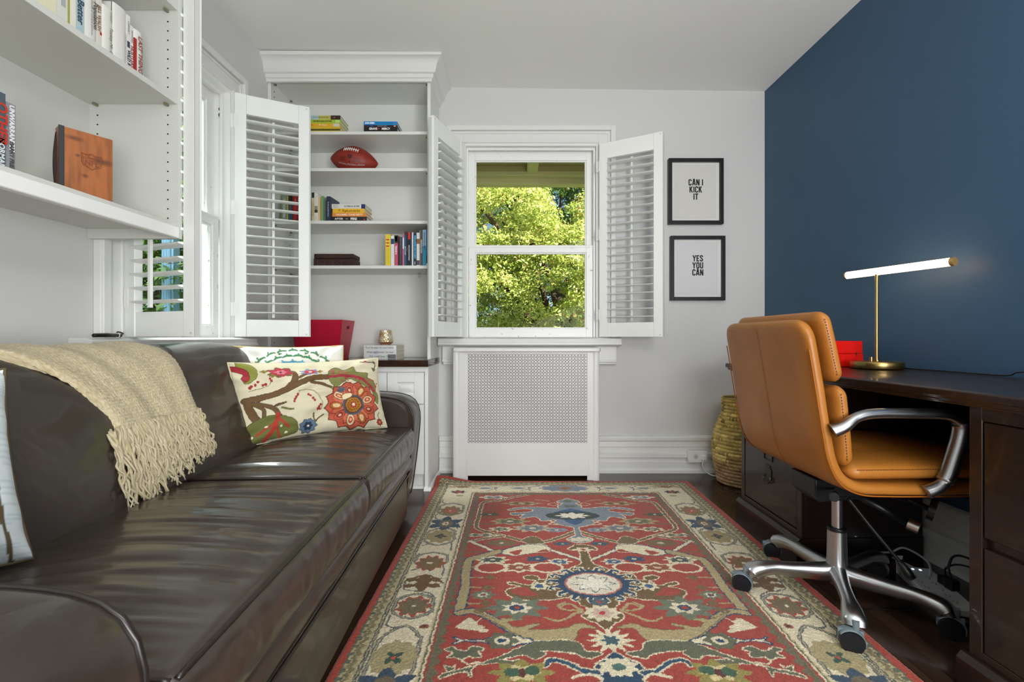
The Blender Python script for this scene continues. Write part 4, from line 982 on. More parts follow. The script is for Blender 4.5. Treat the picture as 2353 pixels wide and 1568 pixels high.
# folded under-layers showing at the near edge
for q, (dy, ds, of) in enumerate(((-.020, .045, .006), (-.030, -.05, .003))):
    mb = MB()
    def lf(i, j):
        s = S_BOT + ds + (.62 - .1 * q) * i / 89; lo, hi = throw_edge(s); y = lo + dy * (1 - .5 * i / 89) + .085 * j / 19
        return band(y, s, of + .010 * math.sin(math.pi * j / 19) + .004 * math.sin(i * .3) + random.Random(i * 31 + j).uniform(-.001, .001))
    mb.grid(90, 20, lf); knit_obj(mb, 'folded_layer', 90, 20, TH, 5 + q)
rg = random.Random(11); mb = MB()
for k in range(230):
    w = rg.random(); lo, hi = throw_edge(S_BOT); lay = rg.random()
    y0_ = lo + (hi - lo) * w; s0 = S_BOT + rg.uniform(0, .012); L_ = rg.uniform(.12, .185) * (1.15 - .35 * w)
    if w < .08: y0_ -= .03 * rg.random(); s0 += .0
    pts = []; ph = rg.uniform(0, 6); dr = rg.uniform(-.03, .03); rgw = rg.uniform(9, 24)
    for i in range(15):
        t = i / 14; s = s0 - L_ * t; cur = rg.uniform(-.002, .002)
        y = y0_ + dr * t + .006 * math.sin(ph + t * rgw) * (.3 + t) + cur
        pts.append(band(y, max(s, .02), .012 + .010 * lay + .006 * math.sin(ph * 2 + t * 11)))
    mb.tube(pts, [.0033 * (1 - .3 * i / 14) * rg.uniform(.7, 1.35) for i in range(15)], 6)
for k in range(26):     # knots at the hem
    lo, hi = throw_edge(S_BOT); y = lo + (hi - lo) * (k + .5) / 26
    mb.tube([band(y, S_BOT + .012, .018), band(y, S_BOT - .012, .020), band(y + .002, S_BOT - .04, .016)], [.005, .007, .005], 7)
knit_obj(mb, 'fringe', 0, 0, TH, 9)

# ------------------------------------------------------------------ flat pattern painter: colour fields drawn from closed outlines and strokes
class Paint:
    def __init__(s, X, Y, base):      # X, Y sample coordinates (numpy arrays)
        s.X, s.Y = X, Y; s.c = np.empty(X.shape + (3,), dtype=np.float32); s.c[:] = C(base)[:3]
    def _set(s, m, col): s.c[m] = C(col)[:3]
    def poly(s, pts, col, wob=0):
        P_ = np.array(pts, dtype=float); x0, y0 = P_.min(0); x1, y1 = P_.max(0)
        bb = (s.X >= x0) & (s.X <= x1) & (s.Y >= y0) & (s.Y <= y1)
        if not bb.any(): return
        x = s.X[bb]; y = s.Y[bb]; ins = np.zeros(x.shape, bool); j = len(P_) - 1
        for i in range(len(P_)):
            xi, yi = P_[i]; xj, yj = P_[j]
            if yi != yj: ins ^= ((yi > y) != (yj > y)) & (x < (xj - xi) * (y - yi) / (yj - yi) + xi)
            j = i
        m = np.zeros(s.X.shape, bool); m[bb] = ins; s._set(m, col)
    def stroke(s, pts, w, col):
        pts = [np.array(p, dtype=float) for p in pts]; ws = w if isinstance(w, (list, tuple)) else [w] * len(pts); W_ = max(ws)
        for k in range(len(pts) - 1):
            a, b = pts[k], pts[k+1]; wa, wb = ws[k], ws[k+1]
            bb = (s.X >= min(a[0], b[0]) - W_) & (s.X <= max(a[0], b[0]) + W_) & (s.Y >= min(a[1], b[1]) - W_) & (s.Y <= max(a[1], b[1]) + W_)
            if not bb.any(): continue
            x = s.X[bb]; y = s.Y[bb]; d = b - a; L2 = max(d @ d, 1e-12); t = np.clip(((x - a[0]) * d[0] + (y - a[1]) * d[1]) / L2, 0, 1)
            dist = np.hypot(x - a[0] - t * d[0], y - a[1] - t * d[1]); m = np.zeros(s.X.shape, bool); m[bb] = dist < (wa + (wb - wa) * t) / 2; s._set(m, col)
    def ell(s, c, rx, ry, col, rot=0.0):
        cr, sr = math.cos(rot), math.sin(rot); dx, dy = s.X - c[0], s.Y - c[1]
        s._set(((dx * cr + dy * sr) / rx) ** 2 + ((-dx * sr + dy * cr) / ry) ** 2 < 1, col)
    def star(s, c, rx, ry, n, depth, col, rot=0.0, sharp=1.0):
        dx, dy = (s.X - c[0]) / rx, (s.Y - c[1]) / ry; r = np.hypot(dx, dy); a = np.arctan2(dy, dx) + rot
        w = np.abs(((a * n / (2 * math.pi)) % 1) - .5) * 2
        s._set(r < 1 - depth * (1 - w) ** sharp, col)
def sm(pts, n=5, closed=True):
    P_ = [Vector((p[0], p[1], 0)) for p in pts]
    if closed: P_ = P_ + [P_[0]]
    return [(q.x, q.y) for q in smoothpath(P_, n)]
# ------------------------------------------------------------------ cushions
def pillow(label, loc, rz, hw, hh, T, tilt, fabric, painter, trim=None, nu=190, nv=120, roll=0.0, px=.055, pz=.075, seed=0.0, group=None):
    """stands on its bottom edge; front faces local -Y; leans back by tilt"""
    t = thing('throw_pillow', label, 'pillow', loc, rz, group)
    tm = Matrix.Rotation(-tilt, 4, 'X') @ Matrix.Rotation(roll, 4, 'Y')
    def sp(u, v, side):
        e = max(0, (1 - abs(u) ** 2.4)) * max(0, (1 - abs(v) ** 2.4))
        th = T * e ** .48
        x = u * hw * (1 - px * (1 - v * v)); z = v * hh * (1 - pz * (1 - u * u)) + hh * (1 - .0)
        wr = noise.noise(Vector((u * 2.5 + seed, v * 2.5, side))) * .016 * e + noise.noise(Vector((u * 5, v * 6 + seed, side * 3))) * .008 * e ** .3
        rad = math.atan2(v, u); cr = (abs(u) * abs(v)) ** 1.5; wr += .009 * cr * math.sin(rad * 22 + seed)
        return tm @ Vector((x, side * (th + wr * (1 if e > 0 else 0)), z))
    U = [math.sin(math.pi / 2 * (-1 + 2 * i / (nu - 1))) * .35 + (-1 + 2 * i / (nu - 1)) * .65 for i in range(nu)]
    V = [math.sin(math.pi / 2 * (-1 + 2 * i / (nv - 1))) * .35 + (-1 + 2 * i / (nv - 1)) * .65 for i in range(nv)]
    mb = MB(); mb.grid(nu, nv, lambda i, j: sp(U[i], V[j], -1)); mb.grid(40, 30, lambda i, j: sp(1 - 2 * i / 39, -1 + 2 * j / 29, 1))
    o = mb.build('cover', fabric, t, smooth=True)
    me = o.data; ca = me.color_attributes.new('pattern', 'FLOAT_COLOR', 'POINT'); n = len(me.vertices)
    col = np.ones((n, 4), dtype=np.float32)
    uu, vv = np.meshgrid(np.array(U), np.array(V), indexing='ij'); pt = painter(uu.ravel(), vv.ravel()); col[:nu * nv, :3] = pt.c; col[nu * nv:, :3] = pt.base
    ca.data.foreach_set('color', col.ravel())
    mb = MB(); path = [sp(u, -1, 0) for u in np.linspace(-1, 1, 30)] + [sp(1, v, 0) for v in np.linspace(-1, 1, 24)[1:]] + [sp(u, 1, 0) for u in np.linspace(1, -1, 30)[1:]] + [sp(-1, v, 0) for v in np.linspace(1, -1, 24)[1:]]
    mb.tube(path, .0032, 6); mb.build('piping', trim or fabric, t, smooth=True)
    return t, sp
fab = mat('printed_cotton', '#e4dcc0', .75, attr='pattern', sheen=.1, bump=(500, .1, .0006))
def bilin(TL, TR, BR, BL):
    TL, TR, BR, BL = map(np.array, (TL, TR, BR, BL))
    def f(p):
        a = b = .5; p = np.array(p, float)
        for _ in range(12):
            q = (1-a)*(1-b)*TL + a*(1-b)*TR + a*b*BR + (1-a)*b*BL - p
            da = (1-b)*(TR-TL) + b*(BR-BL); db = (1-a)*(BL-TL) + a*(BR-TR); det = da[0]*db[1] - da[1]*db[0]
            a -= (q[0]*db[1] - q[1]*db[0]) / det; b -= (da[0]*q[1] - da[1]*q[0]) / det
        return (2*a - 1, 1 - 2*b)
    return f
def floral(u, v):
    K = bilin((125, 225), (1415, 195), (1575, 790), (230, 1020)); HW = 1.75   # work in a frame with x stretched
    # sample coords: keep true proportions (x in units of half height)
    n1 = np.array([noise.noise(Vector((a * 14, b * 9, 0))) for a, b in zip(u, v)]) * .010
    n2 = np.array([noise.noise(Vector((a * 14, b * 9, 7))) for a, b in zip(u, v)]) * .014
    p = Paint((u + n1) * HW, v + n2, '#dcd3b4'); p.base = C('#dcd3b4')[:3]
    Q = lambda x, y: (lambda w: (w[0] * HW, w[1]))(K((x, y)))
    L_ = lambda pts: [Q(*q) for q in pts]
    s_ = 1 / 340.0     # drawing unit
    br = '#6b4f2c'; ol = '#6e7238'; rd = '#a32a33'; dk = '#3f2f22'
    def st(pts, w, c): p.stroke(sm(L_(pts), 5, False) if len(pts) > 2 else L_(pts), w * s_, c)
    def po(pts, c, edge=None, ew=5):
        q = sm(L_(pts), 4)
        if edge: p.stroke(q, ew * 2 * s_, edge)
        p.poly(q, c)
    for w, c in ((9, dk), (0, br)):
        st([(235, 610), (330, 590), (450, 555), (560, 500), (700, 420), (790, 392), (905, 385)], 42 + w, c)
        st([(545, 500), (610, 410), (600, 345)], 34 + w, c); st([(640, 392), (710, 352)], 16 + w, c)
        st([(750, 440), (850, 450), (935, 482)], 20 + w, c); st([(250, 620), (290, 720), (350, 800)], 46 + w, c)
        st([(300, 640), (380, 700), (400, 790)], 24 + w, c); st([(330, 640), (450, 680), (520, 750)], 26 + w, c); st([(470, 660), (545, 632)], 9 + w, c)
    st([(520, 680), (560, 690), (615, 695)], 16, ol)
    po([(165, 232), (260, 250), (315, 320), (300, 400), (240, 450), (215, 410), (262, 370), (240, 310), (180, 275)], '#8c8f3a', dk, 3)
    po([(130, 262), (200, 285), (255, 330), (262, 395), (228, 432), (200, 395), (222, 360), (190, 330), (140, 305)], rd, dk, 3)
    c = Q(495, 335); p.star(c, 112 * s_, 52 * s_, 7, .35, '#6e6038'); p.star(c, 96 * s_, 44 * s_, 6, .4, '#b83247', .4); p.star(c, 50 * s_, 24 * s_, 6, .4, '#d9808a'); p.ell(c, 10 * s_, 7 * s_, '#5a1420')
    c = Q(735, 335); p.star(c, 90 * s_, 34 * s_, 7, .4, '#7d8cae'); p.star(c, 60 * s_, 24 * s_, 5, .4, '#b83247'); p.ell(c, 12 * s_, 8 * s_, '#e8d8c0')
    for q in ((430, 372), (365, 330), (820, 330)): c = Q(*q); p.star(c, 30 * s_, 16 * s_, 4, .4, '#8c7a3a')
    st([(640, 528), (700, 512), (760, 515), (820, 560), (862, 630), (860, 700)], 5, ol); st([(255, 520), (330, 500), (400, 470), (432, 400)], 5, ol); st([(650, 520), (640, 570), (620, 620)], 4, ol)
    for (x, y) in ((320, 432), (412, 398), (424, 420), (362, 465), (300, 462), (272, 474), (260, 490), (382, 455), (636, 556), (627, 578), (620, 600), (618, 622), (736, 556), (752, 566), (776, 590), (792, 610), (850, 652), (836, 672), (826, 694), (845, 690)):
        p.ell(Q(x, y), 10 * s_, 12 * s_, '#a02c2a')
    po([(900, 330), (960, 292), (1050, 318), (1140, 288), (1175, 335), (1290, 345), (1300, 385), (1370, 410), (1420, 450), (1420, 500), (1452, 530), (1450, 605), (1395, 560), (1370, 500), (1200, 430), (1100, 400), (1000, 470), (925, 430), (900, 385)], '#7c8044', dk, 4)
    st([(905, 385), (1050, 372), (1250, 400), (1400, 500)], 26, '#9c2e38'); rg = random.Random(4)
    for k in range(60):
        x = rg.uniform(915, 1430); y = 340 + (x - 915) * .22 + rg.uniform(-40, 60); p.ell(Q(x, y), 7 * s_, 7 * s_, '#b23a45')
    po([(935, 480), (990, 468), (1000, 490), (960, 508)], '#8c9048', dk, 3)
    c = Q(1168, 640); sal = '#c2583c'
    p.star(c, 262 * s_, 238 * s_, 13, .16, '#5a2a1c', .2, .6); p.star(c, 250 * s_, 226 * s_, 13, .15, sal, .2, .6)
    p.star(c, 205 * s_, 188 * s_, 16, .22, '#7c2230', .1); p.star(c, 196 * s_, 178 * s_, 16, .22, '#cf6a48', .1)
    for k in range(9):
        a = 2 * math.pi * k / 9 + .3; q = (c[0] + 150 * s_ * math.cos(a), c[1] + 138 * s_ * math.sin(a))
        p.ell(q, 56 * s_, 36 * s_, '#5a2a1c', a); p.ell(q, 50 * s_, 31 * s_, ('#e0c79c', '#b4611f', '#c2583c')[k % 3], a); p.ell(q, 32 * s_, 19 * s_, ('#b64534', '#e0c79c', '#8a2a34')[k % 3], a); p.ell(q, 15 * s_, 9 * s_, '#dcb880', a)
    p.ell(c, 96 * s_, 92 * s_, '#4c5668'); p.ell(c, 80 * s_, 76 * s_, '#5a3218'); p.ell(c, 70 * s_, 66 * s_, '#ae7420')
    for k in range(14): a = 2*math.pi*k/14; p.ell((c[0] + 50*s_*math.cos(a), c[1] + 47*s_*math.sin(a)), 6*s_, 6*s_, '#6b3a14')
    p.star(c, 38 * s_, 36 * s_, 8, .5, '#a52a2c'); p.ell(c, 13 * s_, 13 * s_, '#e8ddc0')
    po([(1050, 560), (1070, 545), (1130, 540), (1135, 570), (1060, 600)], '#e6d7ac', '#8c5a20', 4); c = Q(1040, 505); p.star(c, 44 * s_, 34 * s_, 6, .5, '#4c5668')
    po([(262, 880), (330, 800), (480, 745), (600, 770), (655, 800), (690, 880), (620, 925), (480, 960), (330, 1000), (238, 1005)], '#6b7034', dk, 4)
    st([(505, 735), (495, 850), (450, 965)], 34, '#b03a28'); st([(500, 800), (440, 860), (370, 925)], 18, '#b03a28'); st([(515, 770), (560, 810), (610, 850)], 18, '#b03a28'); st([(500, 850), (540, 900), (560, 940)], 15, '#b03a28')
    for q in ((430, 850), (545, 845), (600, 900), (340, 940)): p.ell(Q(*q), 11 * s_, 9 * s_, '#e3dcc0')
    c = Q(775, 845); p.star(c, 74 * s_, 66 * s_, 9, .2, '#2f3c4c'); p.star(c, 68 * s_, 60 * s_, 9, .2, '#62788c'); p.star(c, 42 * s_, 38 * s_, 6, .3, '#27384c'); p.ell(c, 9 * s_, 9 * s_, '#e3dcc0')
    st([(838, 800), (850, 775), (895, 738)], 12, br); st([(835, 800), (812, 775), (802, 730)], 12, br); st([(700, 890), (660, 915), (620, 930)], 6, ol)
    c = Q(1478, 762); p.star(c, 40 * s_, 38 * s_, 8, .3, '#8a2a2c'); p.ell(c, 16 * s_, 14 * s_, '#c96a4a'); st([(1475, 730), (1455, 700), (1470, 680)], 6, ol)
    st([(1215, 235), (1290, 238), (1360, 240), (1390, 265), (1370, 310)], 10, '#4e4a34'); st([(1385, 240), (1360, 228)], 12, '#4e4a34'); c = Q(1265, 235); p.star(c, 16*s_, 12*s_, 5, .3, '#b83247')
    po([(1340, 290), (1390, 300), (1370, 330)], '#6e6a48', None)
    return p
pillow('lumbar pillow printed with a big red flower and branches, at the sofa far end', (-.803, 1.830, .462), R(42), .296, .160, .072, R(17), fab, floral, mat('cream_piping', '#d9cfae', .8), 300, 180, seed=1.0)
def medallion(u, v):
    p = Paint(u * 1.15, v, '#e6e4dc'); p.base = C('#e6e4dc')[:3]; cx, cy = .05, -.02
    for rr, col, n in ((1.10, '#3f7a4a', 13), (.90, '#3a7a52', 12), (.70, '#4f9cc0', 11), (.54, '#4f9cc0', 10)):
        for k in range(n):
            a = math.pi * (.02 + .96 * k / (n - 1)); q = (cx + rr * .86 * math.cos(a), cy + rr * .82 * math.sin(a)); ra = a - math.pi / 2; p.ell(q, .105, .052, col, ra); p.ell((q[0] - .034 * math.cos(a), q[1] - .034 * math.sin(a)), .085, .034, '#e6e4dc', ra); p.ell((q[0] + .10 * math.cos(a + .12), q[1] + .06 * math.sin(a + .12)), .018, .036, col, .3)
    for k in range(30):
        a = math.pi * k / 29; p.stroke([(cx + .25 * math.cos(a), cy + .18 * math.sin(a)), (cx + .38 * math.cos(a), cy + .30 * math.sin(a))], .014, '#5c9fbe')
    for k in range(6): a = math.pi * (k + .5) / 6; p.star((cx + 1.05 * math.cos(a), cy + .84 * math.sin(a)), .05, .04, 3, .5, '#4c7a44')
    return p
pillow('white pillow with green and blue scalloped medallion, behind the floral one', (-.945, 1.895, .478), R(27), .215, .182, .052, R(17), fab, medallion, mat('yellow_piping', '#cdb77a', .8), 170, 130, seed=4.0, px=.03, pz=.05)
def canvasp(u, v):
    p = Paint(u, v, '#cfd8da'); p.base = C('#cfd8da')[:3]
    for k in range(60): p.stroke([(-1, -1 + k / 30), (1, -1 + k / 30 + .02)], .008, '#bcc8cb')
    for a in (.58, .86): p.stroke([(a, -1), (a - .03, -.4), (a + .02, .2), (a - .04, 1)], .035, '#5a4c34')
    for q in (-.55, -.05, .45): p.ell((.72, q), .05, .07, '#6b5f48')
    return p
pillow('pale blue-grey canvas pillow at the near end of the sofa', (-.960, .640, .470), R(60), .195, .185, .085, R(26), fab, canvasp, mat('brown_cord_piping', '#5a4c34', .8), 130, 110, seed=6.0)

# ------------------------------------------------------------------ rug
RU0, RU1, RY0, RY1, RC_ = -.745, .752, .275, 2.712, .262      # half widths, depth range, centre x
RUG = {}
def rug_pattern(u, y):
    n1 = np.array([noise.noise(Vector((a * 60, b * 60, 0))) for a, b in zip(u, y)]); n2 = np.array([noise.noise(Vector((a * 60, b * 60, 9))) for a, b in zip(u, y)])
    g = np.random.RandomState(5); us = u + n1 * .0045 + g.uniform(-.0012, .0012, u.shape); ys = y + n2 * .0045 + g.uniform(-.0012, .0012, u.shape)
    RED, CR, OL, NV, SL, TA, BRN, GR = '#9c3e31', '#d8ccae', '#6e5c3c', '#23415c', '#76808e', '#a8986e', '#6a4c26', '#5f614c'
    A = -np.abs(us)      # mirrored left half
    p = Paint(A, ys, RED)
    def ca(X, Y): px, py = 900 + X / 4.706, 1090 + Y / 4.706; d = 904.1 / (py - 775); return ((px - 1190) * d / 1045.8 - RC_, d)
    def cb(X, Y): px, py = 740 + X / 3.677, 1300 + Y / 3.677; d = 904.1 / (py - 775); return ((px - 1190) * d / 1045.8 - RC_, d)
    def ta(pts): return [ca(*q) for q in pts]
    def tb(pts): return [cb(*q) for q in pts]
    def outl(pts, c, edge=CR, w=.010, n=4):
        q = sm(pts, n); p.stroke(q, w, edge); p.poly(q, c)
    def line(pts, w, c, edge=None, ew=.008):
        q = sm(pts, 5, False)
        if edge: p.stroke(q, w + ew, edge)
        p.stroke(q, w, c)
    IU = -.500; IY = 2.500       # inner field edge (left) and far edge
    # ---- field frames
    line(ta([(1480, 238), (1300, 270), (1170, 300), (1000, 322), (965, 380), (940, 480), (920, 600), (1050, 650), (1250, 700), (1440, 748), (1620, 762), (1850, 695), (1985, 640)]), .016, OL, CR)
    line(ta([(840, 752), (1000, 720), (1215, 690)]), .012, OL, CR); line(ta([(845, 745), (1000, 810), (1150, 860), (1420, 795), (1640, 790), (1700, 835), (2045, 950)]), .014, CR, NV, .007)
    outl(ta([(1150, 862), (1430, 790), (1640, 795), (1720, 840), (1560, 870), (1330, 905), (1190, 880)]), CR, NV, .007); outl(ta([(1260, 870), (1400, 840), (1360, 900)]), RED, CR, .006); outl(ta([(1560, 870), (1660, 835), (1700, 862)]), RED, CR, .006)
    outl(ta([(1400, 740), (1480, 700), (1560, 700), (1650, 762), (1560, 775), (1480, 775)]), OL, CR, .006)
    line(ta([(1150, 862), (900, 932), (830, 965), (800, 1129)]) + tb([(1210, 200), (1160, 400)]), .030, TA, NV, .010)
    line(tb([(1150, 425), (1280, 410), (1400, 455), (1560, 545), (1790, 660)]), .022, TA, NV, .010)
    outl(tb([(1290, 410), (1480, 480), (1560, 470), (1690, 480), (1560, 500), (1640, 550), (1780, 520), (1840, 525), (1740, 560), (1900, 570), (2050, 555), (2180, 515), (2320, 555), (2180, 555), (2110, 660), (1800, 660), (1600, 580), (1440, 490)]), TA, OL, .006)
    outl(tb([(1790, 665), (2080, 660), (2180, 690), (2230, 745), (2370, 770), (2240, 810), (2120, 765), (1850, 745), (1890, 770), (1800, 820), (1700, 780), (1500, 830), (1700, 830), (1580, 890), (1480, 850), (1270, 880), (1260, 970), (1200, 920), (1000, 975), (1030, 940), (1230, 890), (1450, 820), (1650, 730)]), GR, CR, .007)
    outl(tb([(1105, 632), (1200, 655), (1350, 655), (1460, 620), (1540, 608), (1660, 630), (1775, 665), (1660, 690), (1560, 712), (1440, 690), (1350, 668), (1200, 665), (1100, 688), (1150, 660)]), CR, NV, .009)
    c = cb(1520, 660); p.star(c, .050, .040, 6, .3, GR); p.ell(c, .022, .018, CR); p.ell(c, .012, .010, NV)
    outl(tb([(1140, 545), (1240, 470), (1300, 500), (1350, 470), (1300, 520), (1370, 545), (1340, 560), (1400, 575), (1380, 590), (1290, 572), (1200, 562)]), CR, CR, .004)
    outl(tb([(1040, 735), (1090, 718), (1150, 742), (1220, 745), (1290, 715), (1360, 725), (1350, 745), (1310, 750), (1340, 800), (1220, 800), (1190, 825), (1130, 800), (1060, 802), (1110, 765)]), GR, CR, .008)
    outl(tb([(1030, 870), (1100, 890), (1130, 870), (1100, 905), (1060, 925)]), GR, CR, .006); line(tb([(1190, 825), (1220, 860), (1330, 845)]), .006, CR)
    for (x0, x1, y_) in ((1250, 1470, 122), (1240, 1450, 207), (1215, 1440, 342), (1260, 1420, 34), (1290, 1400, 398)): line(tb([(x0, y_), ((x0+x1)/2, y_), (x1, y_ + 3)]), .007, TA); c = cb(x1 - 50, y_); p.star(c, .022, .018, 4, .5, OL)
    for (x0, x1, y_) in ((1000, 1150, 360), (990, 1150, 410), (970, 1140, 490), (960, 1120, 560), (900, 1080, 1030), (820, 980, 868)): line(ta([(x0, y_), (x1, y_)]), .010, OL)
    # ---- upper slate medallion
    cx0 = lambda y: 0.0
    outl(ta([(1925, 262), (1870, 290), (1800, 308), (1800, 325), (1850, 332), (1805, 362), (1800, 388), (1700, 385), (1600, 376), (1400, 378), (1260, 402), (1300, 412), (1420, 392), (1530, 402), (1480, 430), (1300, 438), (1290, 452), (1340, 465), (1440, 450), (1400, 480), (1420, 495), (1540, 478), (1600, 500), (1640, 525), (1780, 515), (1760, 545), (1870, 578), (1960, 592), (1985, 640), (1985, 690), (1920, 710), (1905, 735), (1970, 755), (2060, 765)]) + [(0.02, ca(2060, 765)[1]), (0.02, ca(1925, 262)[1])], '#77808a', CR, .009)
    outl(ta([(1700, 475), (1740, 440), (1790, 425), (1900, 400)]) + [(0.02, ca(1900, 398)[1]), (0.02, ca(1990, 565)[1])] + ta([(1960, 560), (1900, 540), (1830, 500)]), '#2b5478', '#2b5478', .004)
    c = (0, ca(0, 468)[1]); p.ell(c, .130, .050, '#2c3a38'); p.star(c, .085, .040, 8, .45, '#ddd5c2'); p.star((0, ca(0, 310)[1]), .03, .02, 6, .4, GR); p.star((-.0, ca(0, 365)[1]), .045, .022, 6, .4, '#5c5f58'); c = (0, ca(0, 728)[1]); p.star(c, .06, .024, 8, .4, '#ccc3a8')
    line(ta([(1690, 520), (1740, 540), (1700, 560), (1800, 570)]), .006, CR); line(ta([(1545, 295), (1640, 300), (1700, 310)]), .007, TA); outl(ta([(1690, 345), (1750, 330), (1800, 345), (1750, 358)]), RED, CR, .007)
    # ---- lower brown medallion
    cap = ta([(2080, 780), (1980, 795), (1915, 828), (1935, 842), (2025, 852), (2050, 950), (2050, 1000), (1990, 1020), (1920, 1060), (1895, 1120)])
    body = tb([(2060, 75), (2010, 105), (1920, 90), (1890, 140), (1760, 140), (1705, 118), (1760, 105), (1830, 122), (1800, 158), (1740, 190), (1600, 160), (1580, 178), (1690, 200), (1600, 215), (1555, 243), (1610, 290), (1720, 312), (1900, 312), (2060, 290), (2130, 280), (2190, 350), (2260, 392), (2200, 450), (2300, 500)])
    outl(cap + body + [(0.02, cb(0, 512)[1]), (0.02, ca(0, 780)[1])], '#6a5332', CR, .009)
    outl(tb([(1590, 228), (1700, 205), (1770, 240), (1825, 275), (1700, 275), (1620, 258)]), RED, RED, .003)
    c = (0, ca(0, 838)[1]); p.star(c, .045, .022, 6, .45, CR); p.ell(c, .012, .008, RED)
    cm = (0, 1.580)
    for k in range(16):
        a = 2 * math.pi * k / 16 + .2; q = [(.105 * math.cos(a), 1.58 + .075 * math.sin(a)), (.150 * math.cos(a), 1.58 + .108 * math.sin(a)), (.160 * math.cos(a + .09), 1.58 + .112 * math.sin(a + .09)), (.150 * math.cos(a + .16), 1.58 + .104 * math.sin(a + .16))]; p.stroke(q, [.030, .020, .018, .014], CR)
    for k in range(16):
        a = 2 * math.pi * k / 16 + .2; q = [(.105 * math.cos(a), 1.58 + .075 * math.sin(a)), (.150 * math.cos(a), 1.58 + .108 * math.sin(a)), (.160 * math.cos(a + .09), 1.58 + .112 * math.sin(a + .09)), (.150 * math.cos(a + .16), 1.58 + .104 * math.sin(a + .16))]; p.stroke(q, [.020, .010, .008, .006], '#22405c')
    p.star(cm, .128, .094, 16, .10, '#22405c'); p.ell(cm, .100, .073, '#b26a58'); p.ell(cm, .092, .066, '#d6cdb8'); p.star(cm, .080, .058, 8, .5, '#4a5a60'); p.star(cm, .073, .051, 8, .5, '#e2dccb')
    c = cb(1835, 195); p.star(c, .036, .030, 7, .4, CR); p.ell(c, .014, .012, '#3a5a78'); c = cb(2380, 330); p.star((0, c[1]), .034, .028, 7, .4, '#4a5a68'); p.ell((0, c[1]), .008, .008, RED); c = cb(2380, 425); p.star((0, c[1]), .062, .046, 10, .3, CR); p.star((0, c[1]), .04, .028, 6, .4, '#c4a898'); p.ell((0, c[1]), .010, .010, '#b83a38')
    line(tb([(1890, 462), (1960, 490), (2050, 480), (2120, 440), (2200, 410)]), .009, TA); line(tb([(2010, 370), (2090, 345), (2150, 380), (2200, 400), (2060, 395), (1990, 365), (2050, 335)]), .008, TA)
    # ---- near blue palmette, star and scrolls
    c = (0, 904.1 / (1080 + 690 / 1.73 - 775)); p.star(c, .070, .055, 12, .5, CR); p.star(c, .030, .024, 6, .5, '#3c5a60')
    def cf(X, Y): px, py = 740 + X / 1.73, 1080 + Y / 1.73; d = 904.1 / (py - 775); return ((px - 1190) * d / 1045.8 - RC_, d)
    outl([cf(*q) for q in ((1163, 733), (1130, 762), (1095, 782), (1085, 805), (1105, 830), (1120, 850), (1080, 880), (1120, 930))] + [(0.03, cf(0, 930)[1]), (0.03, cf(0, 733)[1])], '#23415a', CR, .008)
    c = (0, cf(0, 797)[1]); p.star(c, .058, .040, 9, .3, CR); p.ell(c, .018, .014, '#4a6a60')
    line([cf(*q) for q in ((890, 790), (905, 770), (955, 775), (1010, 800), (1050, 815), (1100, 820))], .012, '#2c4a60', CR, .009)
    line([cf(*q) for q in ((1000, 840), (1060, 825), (1110, 845))], .010, CR)
    c = cb(1690, 935); p.star(c, .090, .050, 8, .4, '#8f8446'); p.star(c, .05, .032, 6, .4, '#c9b988'); p.ell(c, .016, .014, '#5a2a20'); p.ell(cb(1600, 930), .02, .016, '#3c5a44'); p.ell(cb(1780, 915), .02, .016, '#3c5a44')
    # near part continues below the camera: another medallion half
    for (yy, col, k) in ((.72, '#6a5332', 1), (.50, '#23415a', .7)): p.star((0, yy), .30 * k, .13 * k, 10, .25, CR); p.star((0, yy), .285 * k, .12 * k, 10, .25, col); p.ell((0, yy), .09, .05, CR)
    # ---- scattered small flowers of the field
    for (X, Y, rx, ry, n, c1, c2) in ((1280, 530, .098, .042, 8, TA, GR), (1185, 617, .062, .028, 7, CR, GR), (1525, 605, .098, .048, 9, '#b9ad90', '#6d7178'), (1785, 625, .055, .026, 8, '#8c94a0', '#6d7680'), (1060, 455, .058, .024, 6, '#3c4c34', '#3c4c34'),
            (1100, 268, .085, .030, 6, CR, '#6e7a88'), (1405, 335, .110, .030, 6, TA, BRN), (1185, 767, .080, .036, 8, OL, OL), (965, 680, .085, .020, 6, CR, GR), (1090, 952, .070, .034, 8, CR, '#3f4c44'), (1380, 1035, .090, .040, 8, CR, '#8a4a30'),
            (1575, 940, .050, .026, 5, '#2c4a60', '#2c4a60'), (1815, 970, .052, .028, 7, CR, '#3c587c'), (1845, 775, .045, .020, 7, '#33505e', '#33505e'), (1280, 238, .03, .012, 5, CR, NV)):
        c = ca(X, Y); p.star(c, rx, ry, n, .38, c1); p.star(c, rx * .68, ry * .68, n, .38, c2); p.ell(c, rx * .16, ry * .2, '#c8b8a0' if c2 != RED else NV)
    c = ca(1380, 1035)
    for s_ in (-1, 1): q = (c[0] + s_ * .105, c[1]); p.ell(q, .062, .040, CR); p.ell(q, .050, .030, RED)
    for (X, Y, rx, ry) in ((1360, 270, .046, .032), (1645, 380, .105, .066)):
        c = cb(X, Y); p.star(c, rx, ry, 8, .42, '#68705c'); p.star(c, rx * .5, ry * .5, 7, .4, CR); p.ell(c, rx * .22, ry * .24, NV); p.ell(c, rx * .1, ry * .12, RED)
    # ---- teeth on the field edge
    tl = IU - A       # distance inside: positive outside the field
    def mask(m, col): p.c[m] = C(col)[:3]
    ins = np.minimum(A - IU, IY - ys)
    per = np.where(A - IU < IY - ys, ys, A); tooth = .020 + .016 * (np.abs(((per / .040) % 1) - .5) * 2)
    mask((ins < tooth), '#69624a')
